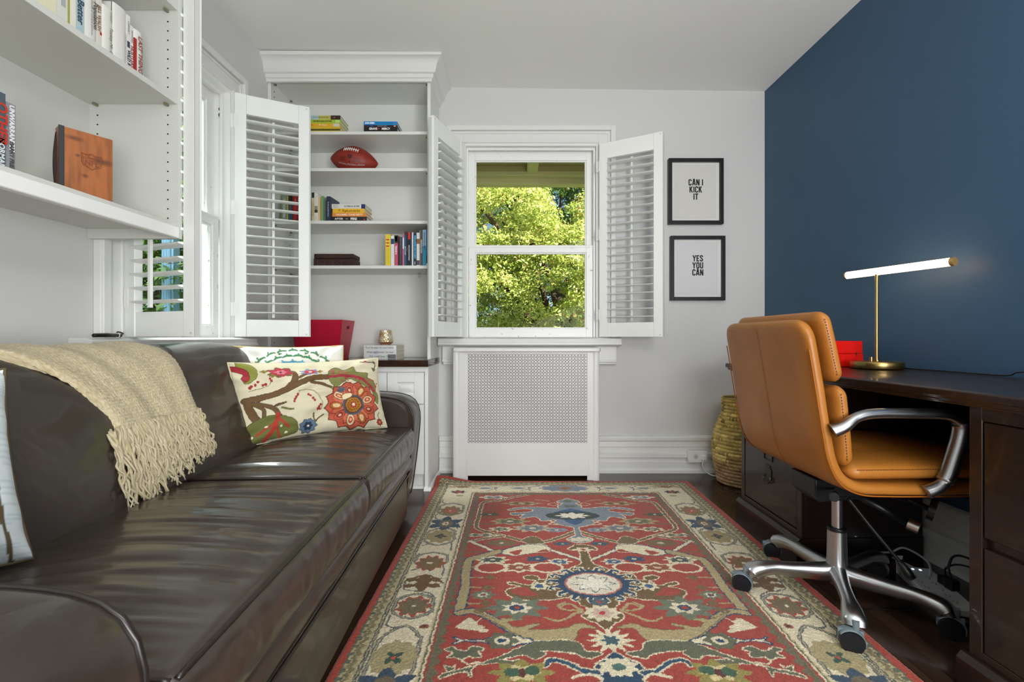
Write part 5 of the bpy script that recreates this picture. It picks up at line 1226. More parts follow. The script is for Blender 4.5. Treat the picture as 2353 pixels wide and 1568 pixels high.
    # ---- border field
    mask(ins < 0.004, RED); mask(ins < -.002, CR); mask(ins < -.008, GR); mask(ins < -.013, '#bcae88')
    mask(ins < -.018, CR)
    BU0, BU1 = -.665, IU - .022     # cream border between these
    cu = (BU0 + BU1) / 2
    keep = p.c.copy(); 
    # long vines
    for k in range(26):
        yy = .30 + k * .20
        if yy > 2.45: break
        line([(BU1 - .01, yy - .07), (BU1 - .018, yy), (cu + .02, yy + .028), (BU0 + .018, yy + .045), (BU0 + .012, yy + .10)], .006, '#5c6058', None)
        line([(BU0 + .012, yy - .03), (cu - .02, yy - .012), (cu + .01, yy - .03)], .006, '#3f5158', None)
    def cart(cy, h): q = [(BU1 - .016, cy + h * .6), (cu, cy + h), (BU0 + .016, cy + h * .6), (BU0 + .012, cy), (BU0 + .016, cy - h * .6), (cu, cy - h), (BU1 - .016, cy - h * .6), (BU1 - .012, cy)]; q = sm(q, 5); p.poly(q, CR); p.stroke(q, .012, '#57605c'); p.stroke(q, .004, '#a89c80')
    ya = lambda Y: ca(0, Y)[1]; yb = lambda Y: cb(0, Y)[1]
    cart((ya(330) + ya(470)) / 2, (ya(350) - ya(500)) / 2 * .9); cart((ya(610) + ya(780)) / 2, (ya(600) - ya(790)) / 2)
    cart((ya(870) + yb(25)) / 2, (ya(880) - yb(30)) / 2 ); cart((yb(260) + yb(470)) / 2, (yb(270) - yb(480)) / 2); cart((yb(650) + yb(985)) / 2, .135)
    c = (cu, ya(415)); p.star(c, .060, .065, 9, .3, '#85704a'); p.star(c, .032, .03, 7, .3, '#b45a40'); p.ell(c, .006, .008, CR)
    c = (cu, ya(555)); p.star(c, .088, .085, 6, .5, '#33485a', .5); p.ell(c, .034, .042, '#6a5e4c'); p.star(c, .018, .022, 6, .4, CR); p.ell(c, .006, .008, RED)
    c = (cu, ya(692)); p.star(c, .064, .070, 9, .2, '#9c8a62'); p.star(c, .030, .026, 4, .6, '#33453c'); p.ell(c, .006, .006, RED)
    c = (cu, ya(985)); p.star(c, .060, .062, 10, .3, '#a4442c'); p.star(c, .050, .052, 10, .3, '#77603a'); p.ell(c, .010, .008, CR)
    c = (cu, yb(165)); p.star(c, .075, .058, 6, .45, BRN, .5); p.ell((c[0] - .034, c[1]), .012, .008, CR); p.ell((c[0] + .034, c[1]), .012, .008, CR); line([(cu - .07, c[1] + .0), (cu, c[1] + .05), (cu + .07, c[1])], .010, BRN)
    c = (cu, yb(365)); p.star(c, .062, .060, 9, .32, '#a4442c'); p.star(c, .052, .050, 9, .32, '#6f6244'); p.ell(c, .007, .006, CR)
    c = cb(865, 538); p.ell(c, .014, .012, '#8a4a34'); p.ell(c, .006, .006, '#3a2a24')
    c = (cu, yb(805)); p.star(c, .066, .072, 11, .14, '#a5986e'); p.star(c, .030, .030, 4, .7, '#33503f', .78); p.ell(c, .006, .006, '#b8482c')
    c = (cu, yb(1040)); p.star(c, .088, .060, 6, .5, '#33485a', .5); p.ell(c, .03, .03, '#6a5e4c')
    for yy, cc in ((.86, '#85704a'), (.62, '#a4442c'), (.40, '#77603a')): p.star((cu, yy), .055, .055, 9, .3, cc)
    # far border: mirrored about its middle
    BY0, BY1 = IY + .022, RY1 - .082; cy = (BY0 + BY1) / 2
    c = (0, cy); p.star(c, .150, .058, 12, .22, '#7a8290'); p.star(c, .05, .025, 7, .4, '#8a6a3a'); p.ell(c, .014, .01, '#8a3a3a')
    for s_, x0 in ((1, -.23), (1, -.42)):
        line([(x0 + .10, BY1 - .01), (x0 + .03, cy + .01), (x0 + .04, BY0 + .012)], .007, '#66718a'); line([(x0 - .02, BY0 + .01), (x0 + .04, cy), (x0 - .02, BY1 - .01), (x0 - .08, cy + .02)], .006, '#6c6c66'); p.ell((x0 - .03, cy), .045, .020, '#b9ae98'); p.ell((x0 - .03, cy), .030, .010, '#6c7488')
    c = (-.585, 2.60); 
    for k in range(9): a = R(-20 + k * 27); line([c, (c[0] + .085 * math.cos(a), c[1] + .055 * math.sin(a))], .008, '#7a5a26')
    p.ell(c, .024, .02, '#8a6a34'); c = (-.59, 2.515); p.star(c, .05, .028, 7, .4, '#3a2f2a'); p.ell(c, .02, .012, '#a4442c'); p.ell((-.575, 2.455), .02, .014, TA)
    # ---- guard bands and red binding
    eu = np.minimum(A - (-.7485), RY1 - ys)     # distance from the rug edge (left/right/far)
    per = np.where(A + .7485 < RY1 - ys, ys, A); zz = np.abs(((per / .030) % 1) - .5) * 2
    mask(eu < .088, '#bcae88'); mask(eu < .084, '#3f4a48'); mask(eu < .080, '#bcae88'); mask(eu < .077, '#4a524c')
    mask(eu < .072, '#b4a67e'); mask((eu < .070) & (eu > .036) & (np.abs(eu - .053 - .012 * (zz - .5)) < .007), '#7d7452'); mask((eu < .046) & (zz > .55), '#5c604e'); mask((eu < .034), '#56604e')
    mask(eu < .029, '#a83c28')
    col = p.c; col *= (1 + .24 * g.uniform(-1, 1, u.shape) + .08 * n1)[:, None]
    return np.clip(col, 0, 1)
xs = np.concatenate([np.linspace(RU0, RU1, 600)])
ys_ = np.concatenate([np.linspace(RY0, .84, 70, endpoint=False), np.linspace(.84, RY1, 730)])
UU, YY = np.meshgrid(xs, ys_, indexing='ij'); pc = rug_pattern(UU.ravel(), YY.ravel())
rg_ = np.random.RandomState(2)
Z = .0085 + rg_.uniform(-.0014, .0014, UU.shape)
e = np.minimum(np.minimum(UU - RU0, RU1 - UU), np.minimum(YY - RY0, RY1 - YY)); Z -= .006 * np.clip(1 - e / .008, 0, 1)
lf = np.clip((-.50 - UU) / .22, 0, 1) * np.clip((YY - 2.60) / .11, 0, 1); Z += .034 * lf * lf * (3 - 2 * lf)      # far-left corner curls up against the cabinet
nx_, ny_ = UU.shape
vs = np.stack([UU + RC_, YY, Z], -1).reshape(-1, 3)
idx = np.arange(nx_ * ny_).reshape(nx_, ny_)
F = np.stack([idx[:-1, :-1], idx[1:, :-1], idx[1:, 1:], idx[:-1, 1:]], -1).reshape(-1, 4)
# skirt
bd = np.concatenate([idx[:, 0], idx[-1, 1:], idx[::-1, -1][1:], idx[0, ::-1][1:]])
sk = vs[bd].copy(); sk[:, 2] = np.maximum(sk[:, 2] - .010, .0005); sk[:, :2] += 0; n0 = len(vs); vs = np.concatenate([vs, sk]); m = len(bd); ii = np.arange(m - 1)
F = np.concatenate([F, np.stack([bd[:-1], n0 + ii, n0 + ii + 1, bd[1:]], -1)])
me = bpy.data.meshes.new('pile'); me.vertices.add(len(vs)); me.vertices.foreach_set('co', vs.ravel())
me.loops.add(F.size); me.loops.foreach_set('vertex_index', F.ravel()); me.polygons.add(len(F)); me.polygons.foreach_set('loop_start', np.arange(0, F.size, 4)); me.polygons.foreach_set('loop_total', np.full(len(F), 4)); me.update(calc_edges=True)
cc = np.ones((len(vs), 4), dtype=np.float32); cc[:n0, :3] = pc; cc[n0:, :3] = C('#8f3222')[:3]
cat_ = me.color_attributes.new('pattern', 'FLOAT_COLOR', 'POINT'); cat_.data.foreach_set('color', cc.ravel())
me.materials.append(mat('tufted_wool', '#a63a28', .95, attr='pattern', sheen=.25, spec=.2, bump=(420, .6, .002)))
me.polygons.foreach_set('use_smooth', [True] * len(me.polygons))
rug = bpy.data.objects.new('area_rug', me); COL.objects.link(rug)
tag(rug, 'red and cream patterned wool rug lying on the dark floor', 'rug')

# ------------------------------------------------------------------ desk along the blue wall (local: y along the wall, x into the room is negative)
dx_, dyb = 1.606, 1.46      # on the wall line
DK = thing('desk', 'long dark espresso wood desk against the blue wall', 'desk', (dx_ - .0, dyb, 0), R(1.55))
DF = -.545; TOP = .735
mb = MB()
prof = [(DF, TOP), (DF - .004, TOP - .004), (DF - .004, TOP - .019), (DF + .006, TOP - .023), (DF + .008, TOP - .031), (DF + .020, TOP - .035), (DF + .020, TOP - .038), (-.006, TOP - .038), (-.006, TOP)]
mb.prism(prof, 'y', -.84, .825); mb.build('desktop', M['desk'], DK, bevel=.0015)
def pedestal(y0, y1, faces, near):
    XF_ = DF + .045
    mb = MB(); mb.box(XF_ + .016, -.02, y0, y1, .085, TOP - .0385)
    for yy in (y0, y1 - .030): mb.box(XF_, XF_ + .016, yy, yy + .030, .085, TOP - .0385)
    mb.box(XF_, XF_ + .016, y0 + .03, y1 - .03, TOP - .072, TOP - .0385); mb.box(XF_, XF_ + .016, y0 + .03, y1 - .03, .085, .105)
    mb.build('pedestal_case', M['desk'], DK, bevel=.0015)
    mb = MB(); prof = [(XF_ - .022, 0), (XF_ - .022, .070), (XF_ - .014, .078), (XF_ - .010, .085), (-.02, .085), (-.02, 0)]
    mb.prism(prof, 'y', y0 - .004, y1 + .012); mb.build('plinth', M['desk'], DK, bevel=.001)
    zs = faces
    for (a, b) in zs:
        mb = MB(); mb.box(XF_ + .002, XF_ + .016, y0 + .033, y1 - .033, a, b); d = mb.build('drawer', M['desk'], DK, bevel=.002)
        ym = (y0 + y1) / 2; zm = (a + b) / 2 + .035 if (b - a) > .2 else (a + b) / 2
        br = mat('antique_bronze', '#4a463c', .35, metal=.9) if 'antique_bronze' not in bpy.data.materials else bpy.data.materials['antique_bronze']
        mb = MB(); xx = XF_ + .0016
        pl = [(-.024, -.030), (-.024, .004), (-.028, .012), (-.018, .016), (-.016, .030), (.016, .030), (.018, .016), (.028, .012), (.024, .004), (.024, -.030)]
        if (b - a) > .2:
            mb.prism([(ym + p_, zm + q_) for p_, q_ in pl], 'x', xx - .003, xx)
            mb.tube(smoothpath([(xx - .006, ym - .024, zm - .018), (xx - .010, ym - .024, zm - .034), (xx - .012, ym - .012, zm - .046), (xx - .012, ym + .012, zm - .046), (xx - .010, ym + .024, zm - .034), (xx - .006, ym + .024, zm - .018)], 4), .003, 8)
            for q_ in ((-.012, .022), (.012, .022), (-.015, -.012), (.015, -.012)): mb.lathe([(0, .003), (.003, .0)], n=8, xf=Matrix.Translation((xx - .003, ym + q_[0], zm + q_[1])) @ Matrix.Rotation(R(-90), 4, 'Y'))
            mb.build('drawer_pull', br, d, smooth=True, autos=40)
            mb = MB(); zz = zm + .066
            for (p0, p1, q0, q1) in ((-.032, .032, .010, .014), (-.032, .032, -.016, -.012), (-.032, -.028, -.012, .010), (.028, .032, -.012, .010)): mb.box(xx - .003, xx, ym + p0, ym + p1, zz + q0, zz + q1)
            mb.build('label_holder', br, d)
pedestal(.315, .765, [(.110, .372), (.380, .660)], False)
pedestal(-.800, -.322, [(.105, .357), (.383, .660)], True)
MB().box(-.035, -.020, -.32, .31, .30, TOP - .0385).build('modesty_panel', M['desk'], DK)

# red lacquer box
BX = thing('lidded_box', 'bright red lidded box on the desk behind the brass lamp', 'box', (1.395, 2.055, TOP + .0005), R(3))
mb = MB(); mb.box(-.115, .100, -.085, .085, 0, .056); mb.build('body', M['red'], BX, bevel=.002)
mb = MB(); mb.box(-.115, .098, -.084, .084, .0575, .112); mb.build('lid', M['red'], BX, bevel=.002)
mb = MB(); mb.box(.066, .070, -.0875, -.0845, .048, .064); mb.build('clasp', M['brass'], BX)

# brass lamp with a lit tube
lx, ly = 1.459, 1.851
LP = thing('desk_lamp', 'brass desk lamp with a glowing horizontal tube', 'lamp', (lx, ly, TOP + .0005))
mb = MB(); mb.lathe([(0, 0), (.084, 0), (.088, .003), (.090, .006), (.090, .026), (.0885, .030), (.086, .0315), (0, .0315)], n=64); mb.build('base', M['brass'], LP, smooth=True, autos=40)
mb = MB(); mb.cyl((-.030, -.010, .0315), (-.030, -.010, .049), .0068, n=24); mb.build('dimmer_knob', M['brass'], LP, smooth=True, autos=40, bevel=0)
mb = MB(); mb.cyl((0, 0, .0315), (0, 0, .388), .0062, n=20); mb.cyl((0, 0, .0315), (0, 0, .036), .011, n=20); mb.build('stem', M['brass'], LP, smooth=True, autos=40)
ta_, tb_ = Vector((1.425 - lx, 1.969 - ly, .396)), Vector((1.536 - lx, 1.614 - ly, .396)); d_ = (tb_ - ta_).normalized()
mb = MB(); mb.cyl(ta_, tb_, .0148, n=32); mb.build('light_tube', M['tubelight'], LP, smooth=True, autos=40)
mb = MB(); mb.cyl(tb_ , tb_ + d_ * .012, .0152, n=32); mb.build('end_cap', mat('satin_brass', '#b8965a', .5, metal=.6), LP, smooth=True, autos=40); mb = MB(); mb.cyl(ta_ - d_ * .008, ta_, .0152, n=32); mb.build('end_cap', M['brass'], LP, smooth=True, autos=40)
mb = MB(); mb.tube(smoothpath([(.06, .03, .006), (.10, -.10, .004), (.11, -.25, .004), (.128, -.37, .004), (.132, -.40, .016), (.136, -.44, .018), (.136, -.47, .004), (.137, -.48, -.002)], 6), .0024, 8); mb.build('power_cord', M['blackp'], LP, smooth=True)

# ------------------------------------------------------------------ office chair
OC = thing('office_chair', 'tan leather office chair with polished aluminium arms and star base', 'chair', (1.055, 1.505, 0))
def slab(path, hw, ht, rw=.05, rt=.016, n_s=64, endr=None, bulge=0.0, seed=0, stitch=None, exps=3.2):
    """soft slab swept along a path in the x-z plane, width along y"""
    P_ = [Vector((a, 0, b)) for a, b in path]; S_ = [0.0]
    sp_ = smoothpath(P_, 14)
    for a, b in zip(sp_, sp_[1:]): S_.append(S_[-1] + (b - a).length)
    T_ = S_[-1]; er = endr or rw
    def at(s):
        s = max(0, min(T_, s)); i = 0
        while i < len(S_) - 2 and S_[i+1] < s: i += 1
        t = (s - S_[i]) / max(1e-9, S_[i+1] - S_[i]); p = sp_[i].lerp(sp_[i+1], t); d = (sp_[i+1] - sp_[i]).normalized(); return p, d
    sts = []
    for i in range(n_s):
        t = i / (n_s - 1); t = .5 - .5 * math.cos(math.pi * t) if True else t; sts.append(t * .6 * T_ + (i / (n_s - 1)) * .4 * T_)
    nc = 44
    def fn(i, j):
        s = sts[i]; p, d = at(s); e = min(s, T_ - s)
        w = hw - (er - math.sqrt(max(0, er*er - max(0, er - e) ** 2))); k = rt * 1.4; th = ht * math.sqrt(max(0.0, 1 - max(0, (k - e) / k) ** 2))
        a = 2 * math.pi * j / nc; ca_, sa_ = math.cos(a), math.sin(a)
        yy = w * sx(ca_, 2 / 9); tt = th * sx(sa_, 2 / exps) * (1 + bulge * (1 - (yy / hw) ** 2) * (1 - (2 * s / T_ - 1) ** 2))
        nrm = Vector((-d.z, 0, d.x))
        tt += noise.noise(Vector((s * 8, yy * 8, seed))) * .0015
        q = p + nrm * tt; return (q.x, yy, q.z)
    return fn, n_s, nc, at, T_
def add_slab(name, m, parent, *a, **k):
    fn, ns, nc, at, T_ = slab(*a, **k); mb = MB(); mb.grid(ns, nc, fn, wrap_v=True)
    mb.add([fn(0, j) for j in range(nc)], [tuple(range(nc))]); mb.add([fn(ns-1, j) for j in range(nc)], [tuple(range(nc))[::-1]])
    return mb.build(name, m, parent, smooth=True), at, T_
c0 = Vector((1.055, 1.505, 0))
def L2(x, z): return (x - c0.x, z)
HW = .247
shell_path = [L2(*q) for q in ((.803, .915), (.818, .84), (.838, .72), (.857, .60), (.872, .525), (.900, .470), (.950, .443), (1.03, .438), (1.15, .438), (1.28, .440), (1.40, .446), (1.465, .440))]
shell, at_, T_ = add_slab('shell', M['tan'], OC, shell_path, HW, .020, rw=.055, rt=.016, n_s=130, endr=.062, seed=1)
def seam_on(at_, s0, s1, y, off, r=.0012, n=120, dash=True):
    mb = MB(); L_ = (s1 - s0)
    N_ = int(L_ / .008)
    for i in range(N_):
        s = s0 + L_ * i / N_; p, d = at_(s); p2, d2 = at_(s + .0052); nn = Vector((-d.z, 0, d.x))
        mb.tube([(p.x + nn.x * off, y, p.z + nn.z * off), (p2.x + nn.x * off, y, p2.z + nn.z * off)], r, 5)
    return mb
# normal (-dz,0,dx): for the back (going down) it points to +x; outside is -x => off negative
mb = seam_on(at_, .01, .52, 0.0, -.0212); mb.build('stitching', M['tanstitch'], shell)
mb = MB(); pth = []
for s in np.linspace(.006, T_ - .01, 120): p, d = at_(s); nn = Vector((-d.z, 0, d.x)); pth.append((p.x, p.z, nn.x, nn.z))
for yy in (-1, 1):
    mb.tube([(a - c_ * .0145, yy * (HW - .001 - max(0, .055 - i * .006) * .35 if i < 9 else HW + .0005), b - d * .0145) for i, (a, b, c_, d) in enumerate(pth)][9:], .0022, 6)
mb.build('welt', mat('tan_welt', '#9c5815', .4), shell, smooth=True)
up_path = [L2(*q) for q in ((.850, .937), (.869, .860), (.888, .770), (.897, .738))]
lo_path = [L2(*q) for q in ((.899, .728), (.906, .66), (.914, .58), (.920, .500))]
for nm, pth_, ex in (('upper_back_pad', up_path, .0), ('lower_back_pad', lo_path, 0)):
    o, a2, T2 = add_slab(nm, M['tan'], OC, pth_, HW - .002, .0235, rw=.03, rt=.020, n_s=50, endr=.035, bulge=.10, seed=3, exps=2.6)
    mb = MB()
    for yy in (-1, 1):
        for off in (-.006,):
            s0 = .02
            N_ = int((T2 - .04) / .008)
            for i in range(N_):
                s = s0 + (T2 - .04) * i / N_; p, d = a2(s); p2, _ = a2(s + .005); nn = Vector((-d.z, 0, d.x)); mb.tube([(p.x + nn.x*off, yy * (HW - .0012), p.z + nn.z*off), (p2.x + nn.x*off, yy * (HW - .0012), p2.z + nn.z*off)], .0012, 5)
    mb.build('stitching', M['tanstitch'], o)
seat_path = [L2(*q) for q in ((.918, .486), (.98, .487), (1.08, .488), (1.20, .489), (1.32, .487), (1.42, .476), (1.470, .466))]
o, a2, T2 = add_slab('seat_pad', M['tan'], OC, seat_path, HW, .026, rw=.03, rt=.020, n_s=80, endr=.03, bulge=.30, seed=5, exps=2.6)
mb = MB()
for yy in (-1, 1):
    for i in range(int((T2 - .05) / .008)):
        s = .02 + i * .008; p, d = a2(s); p2, _ = a2(s + .005); mb.tube([(p.x, yy * (HW + .0002), p.z + .010), (p2.x, yy * (HW + .0002), p2.z + .010)], .0012, 5)
mb.build('stitching', M['tanstitch'], o)
# arms
def chair_arm(sgn):
    y = sgn * (HW + .020)
    yb_ = sgn * (HW + .012)
    pts = [(.862, yb_, .607), (.888, y, .622), (.920, y, .645), (.965, y, .656), (1.05, y, .657), (1.14, y, .655), (1.178, y, .650), (1.205, y, .630), (1.206, y, .600), (1.190, y, .545), (1.170, y, .490), (1.150, y, .460), (1.118, yb_, .441)]
    P_ = smoothpath([(a - c0.x, b, c) for a, b, c in pts], 8); n = len(P_)
    rs = []
    for i in range(n):
        t = i / (n - 1); r = .0115 + .003 * math.sin(t * math.pi); 
        if t < .16: r += .008 * (1 - t / .16)
        if .58 < t < .88: r += .005
        if t > .86: r += .007 * (t - .86) / .14
        rs.append(r)
    mb = MB(); mb.tube(P_, rs, 20, flat=1.15, up=(0, 1, 0)); o = mb.build('armrest', M['chrome'], OC, smooth=True, autos=60)
    mb = MB()
    for (a, c) in ((.866, .609), (1.122, .443)):
        mb.cyl((a - c0.x, sgn * (HW + .022), c), (a - c0.x, sgn * (HW + .030), c), .0085, .0080, n=24); 
    mb.build('bolt', M['steel'], o, smooth=True, autos=40)
    mb = MB()
    for (a, c) in ((.866, .609), (1.122, .443)): mb.cyl((a - c0.x, sgn * (HW + .0295), c), (a - c0.x, sgn * (HW + .0305), c), .0042, n=6)
    mb.build('hex_socket', HOLE, o)
chair_arm(-1); chair_arm(1)
# mechanism under the seat
mb = MB(); mb.box(-.12, .06, -.075, .055, .360, .417); mb.prism([(-.09, .335), (.05, .345), (.07, .36), (-.12, .36)], 'y', -.05, .045)
mb.box(.06, .24, -.05, .05, .385, .417); mb.build('mechanism', M['blackp'], OC, bevel=.004)
mb = MB(); mb.cyl((-.03, -.04, .385), (-.115, -.155, .398), .0035, n=10); mb.build('height_lever', M['steel'], OC, smooth=True)
mb = MB(); mb.cyl((-.115, -.155, .398), (-.138, -.186, .401), .010, .008, n=16); mb.cyl((-.138, -.186, .401), (-.142, -.191, .402), .013, .013, n=16); mb.build('lever_knob', M['blackp'], OC, smooth=True, autos=40)
mb = MB(); mb.cyl((.09, .0, .372), (.215, -.015, .335), .011, n=16); mb.cyl((.215, -.015, .335), (.262, -.045, .315), .009, n=16); mb.build('tension_rod', M['blackp'], OC, smooth=True, autos=40)
mb = MB(); mb.cyl((.262, -.045, .315), (.274, -.057, .311), .033, .036, n=40); mb.build('tension_knob', mat('knob_dark_metal', '#4c4a46', .35, metal=.6), OC, smooth=True, autos=40)
mb = MB(); mb.tube([(.03, -.03, .36), (.09, -.07, .325), (.150, -.098, .288)], [.012, .012, .011], 12); mb.build('tilt_arm', M['blackp'], OC, smooth=True)
mb = MB(); mb.cyl((.150, -.098, .288), (.168, -.118, .281), .0185, .0185, n=32); mb.build('tilt_knob', M['steel'], OC, smooth=True, autos=40)
mb = MB(); mb.tube(smoothpath([(.00, -.05, .35), (.04, -.075, .285), (.085, -.105, .215), (.108, -.120, .180)], 5), .0055, 8); mb.tube([(.106, -.119, .183), (.124, -.131, .150), (.131, -.136, .138)], [.008, .013, .011], 14); mb.build('paddle_lever', M['blackp'], OC, smooth=True)
# gas lift
mb = MB(); mb.cyl((0, 0, .225), (0, 0, .362), .0150, n=32); mb.build('gas_lift', M['chrome'], OC, smooth=True, autos=40)
mb = MB(); mb.lathe([(.0, .238), (.019, .238), (.026, .236), (.0275, .230), (.026, .226)], n=32); mb.build('lift_collar', M['blackp'], OC, smooth=True, autos=40)
mb = MB(); mb.lathe([(.0, .062), (.018, .062), (.019, .048), (.030, .078), (.031, .10), (.029, .14), (.0275, .226), (.020, .228)], n=40); mb.build('column', M['chrome'], OC, smooth=True, autos=35)
# star base: five legs with twin-wheel casters
for q in range(5):
    a = R(27.6 + 72 * q); ca_, sa_ = math.cos(a), math.sin(a)
    spine = [(.012, .120, .028, .032), (.05, .115, .025, .029), (.12, .110, .020, .024), (.19, .109, .020, .021), (.235, .106, .027, .024), (.265, .099, .030, .027), (.281, .088, .031, .026), (.288, .071, .029, .018)]
    sp_ = smoothpath([Vector((r, z, 0)) for r, z, w, h in spine], 6); n = len(sp_); nc = 20
    ws = np.interp(np.linspace(0, 7, n), range(8), [s_[2] for s_ in spine]); hs = np.interp(np.linspace(0, 7, n), range(8), [s_[3] for s_ in spine])
    def fn(i, j):
        b = 2 * math.pi * j / nc; p = sp_[i]; t = (sp_[min(i+1, n-1)] - sp_[max(i-1, 0)]).normalized(); up_ = Vector((-t.y, t.x, 0))
        w = ws[i] * sx(math.cos(b), .8); h = hs[i] * sx(math.sin(b), .75); 
        if math.sin(b) < 0: w *= .8
        r = p.x + up_.x * (h - hs[i]); z = p.y + up_.y * (h - hs[i])
        return (r * ca_ - w * sa_, r * sa_ + w * ca_, z)
    mb = MB(); mb.grid(n, nc, fn, wrap_v=True); mb.add([fn(n-1, j) for j in range(nc)], [tuple(range(nc))[::-1]])
    leg = mb.build('base_leg', M['chrome'], OC, smooth=True, autos=60)
    # caster: stem, hood and two wheels, swivelled
    sw = R((140, 160, 150, 158, 145)[q]); cx_, cy_ = .284 * ca_ + .012 * math.cos(sw), .284 * sa_ + .012 * math.sin(sw)
    xf = Matrix.Translation((cx_, cy_, 0)) @ Matrix.Rotation(sw, 4, 'Z')
    cs = None; mb = MB()
    def hood(i, j):
        th = math.pi * (-.10 + .92 * i / 15); w = -.017 + .034 * j / 6; r = .0345 - .003 * (w / .02) ** 2
        return (-r * math.cos(th), w, .030 + r * math.sin(th))
    mb.grid(16, 7, hood, xf=xf); mb.box(-.030, .030, -.004, .004, .026, .060, xf=xf); mb.cyl(tuple(xf @ Vector((-.012, 0, .055))), tuple(xf @ Vector((-.012, 0, .085))), .009, n=14)
    hd = mb.build('caster', M['greyp'], OC, smooth=True, autos=45)
    so = hd.modifiers.new('thick', 'SOLIDIFY'); so.thickness = .002
    mb = MB()
    for s_ in (-1, 1):
        pr = [(0, 0), (.020, .001), (.0275, .003), (.0295, .006), (.0295, .013), (.028, .016), (.0, .0165)]
        m_ = xf @ Matrix.Translation((0, s_ * .005, .0297)) @ Matrix.Rotation(R(-90) * s_, 4, 'X'); mb.lathe(pr, n=36, xf=m_)
    mb.build('wheel', M['wheel'], hd, smooth=True, autos=40)

# ------------------------------------------------------------------ woven basket
BK = thing('basket', 'tall woven water hyacinth basket on the floor beside the desk', 'basket', (1.330, 2.700, 0))
bprf = [(.118, 0), (.130, .012), (.142, .07), (.156, .15), (.158, .22), (.150, .285), (.132, .345), (.112, .40), (.102, .43), (.104, .47), (.104, .500)]
bps = [(p.x, p.y) for p in smoothpath([(a, b, 0) for a, b in bprf], 26)]
nb, na = len(bps), 360
colb = []
def bk(i, j):
    r, z = bps[i]; a = 2 * math.pi * j / na; row = z / .020; ri = math.floor(row); f = row - ri
    ph = (a * 13 / math.pi + ri * .5) % 1; ph2 = (ph + .5 * (f - .5)) % 1
    k = math.sin(math.pi * f) ** .6 * (.45 + .55 * abs(math.sin(math.pi * ph2)) ** .7)
    rr = r + .0115 * k + .0015 * noise.noise(Vector((a * 20, z * 80, 1)))
    if .330 < z < .352 and abs(((a / math.pi) % 1) - .04) < .12: rr -= .012
    g_ = noise.noise(Vector((math.floor(ph + a * 13 / math.pi) * 3.1, ri * 7.3, 2))); colb.append((k, g_))
    return (rr * math.cos(a), rr * math.sin(a), z)
mb = MB(); mb.grid(nb, na, bk, wrap_v=True); o = mb.build('woven_body', mat('water_hyacinth', '#b9a05a', .7, attr='weave', bump=(220, .5, .0015)), BK, smooth=True)
buf = []
for v, (k, g_) in zip(o.data.vertices, colb):
    z = v.co.z; m_ = .5 + g_ * .9; m_ = max(0, min(1, m_)); a_ = C('#ecd07c'); b_ = C('#7d682c'); c_ = C('#c5a87c') if z < .16 else a_
    w_ = max(0, min(1, (.20 - z) / .1)); col = [(a_[q] * (1 - w_) + C('#b79a72')[q] * w_) * (1 - m_) + (b_[q] * (1 - w_) + C('#8a6440')[q] * w_) * m_ for q in range(3)]
    buf += col + [1]
ca = o.data.color_attributes.new('weave', 'FLOAT_COLOR', 'POINT'); ca.data.foreach_set('color', buf)
mb = MB(); mb.tube([(.106 * math.cos(2*math.pi*k/60), .106 * math.sin(2*math.pi*k/60), .502) for k in range(61)], .006, 8, cap=False); mb.build('rim', mat('hyacinth_rim', '#a58a45', .7, bump=(200, .6, .002)), BK, smooth=True)
mb = MB(); mb.lathe([(.0, .003), (.116, .003), (.128, .014), (.138, .07), (.150, .16), (.150, .22), (.142, .285), (.124, .345), (.100, .43), (.100, .498)], n=48); mb.build('lining', mat('hyacinth_inside', '#7d6a38', .8), BK, smooth=True)

# ------------------------------------------------------------------ power strip, plugs and leads under the desk
PS = thing('power_strip', 'white surge protector strip on the floor below the desk', 'power strip', (1.398, 1.530, 0), R(-17))
mb = MB(); mb.box(-.052, .052, -.130, .130, 0, .030); mb.box(-.046, .046, -.136, -.130, .004, .026); mb.build('housing', mat('surge_housing', '#cfd2d4', .35), PS, bevel=.006, seg=3)
mb = MB()
for k in range(5):
    for c_ in (-.028, .010):
        y_ = -.10 + k * .038
        mb.box(c_ - .006, c_ - .0045, y_, y_ + .009, .0299, .0303); mb.box(c_ + .0045, c_ + .006, y_, y_ + .008, .0299, .0303); mb.cyl((c_, y_ - .006, .0299), (c_, y_ - .006, .0303), .0024, n=10)
mb.build('outlets', HOLE, PS)
mb = MB(); mb.box(-.04, .03, .095, .098, .0299, .0304)
mb = MB()
for c_ in (-.010, .012): mb.cyl((c_, .108, .0299), (c_, .108, .0312), .003, n=12)
mb.build('indicator_light', mat('led_white', '#ffffff', .3, emit=('#cfe0ff', 9)), PS)
def lead(name, label, pts, r, m, parent=None):
    mb = MB(); mb.tube(smoothpath(pts, 8), r, 8); o = mb.build(name, m, parent, smooth=True)
    if parent is None: tag(o, label, 'cable')
    return o
AP = thing('plug_adapter', 'black plugs with looping leads seated in the white strip', 'plug', (1.435, 1.505, .0305))
mb = MB(); mb.box(-.016, .014, -.016, .014, 0, .034); mb.box(-.010, .020, .018, .044, 0, .028); mb.build('plug_body', M['blackp'], AP, bevel=.004)
lead('cord', '', [(-.001, 0, .034), (.000, .01, .075), (.03, .0, .110), (.09, -.10, .085), (.13, -.22, .05)], .0036, M['blackp'], AP)
lead('cord', '', [(.008, .03, .028), (.010, .03, .055), (.04, .0, .078), (.10, -.09, .065), (.135, -.2, .055)], .0032, M['blackp'], AP)
lead('extension_lead', 'black lead curling on the floor in front of the white power strip', [(1.30, 1.372, .0045), (1.40, 1.355, .0045), (1.46, 1.395, .0045), (1.50, 1.36, .0045), (1.545, 1.25, .0045), (1.56, 1.10, .0045)], .0042, M['blackp'])
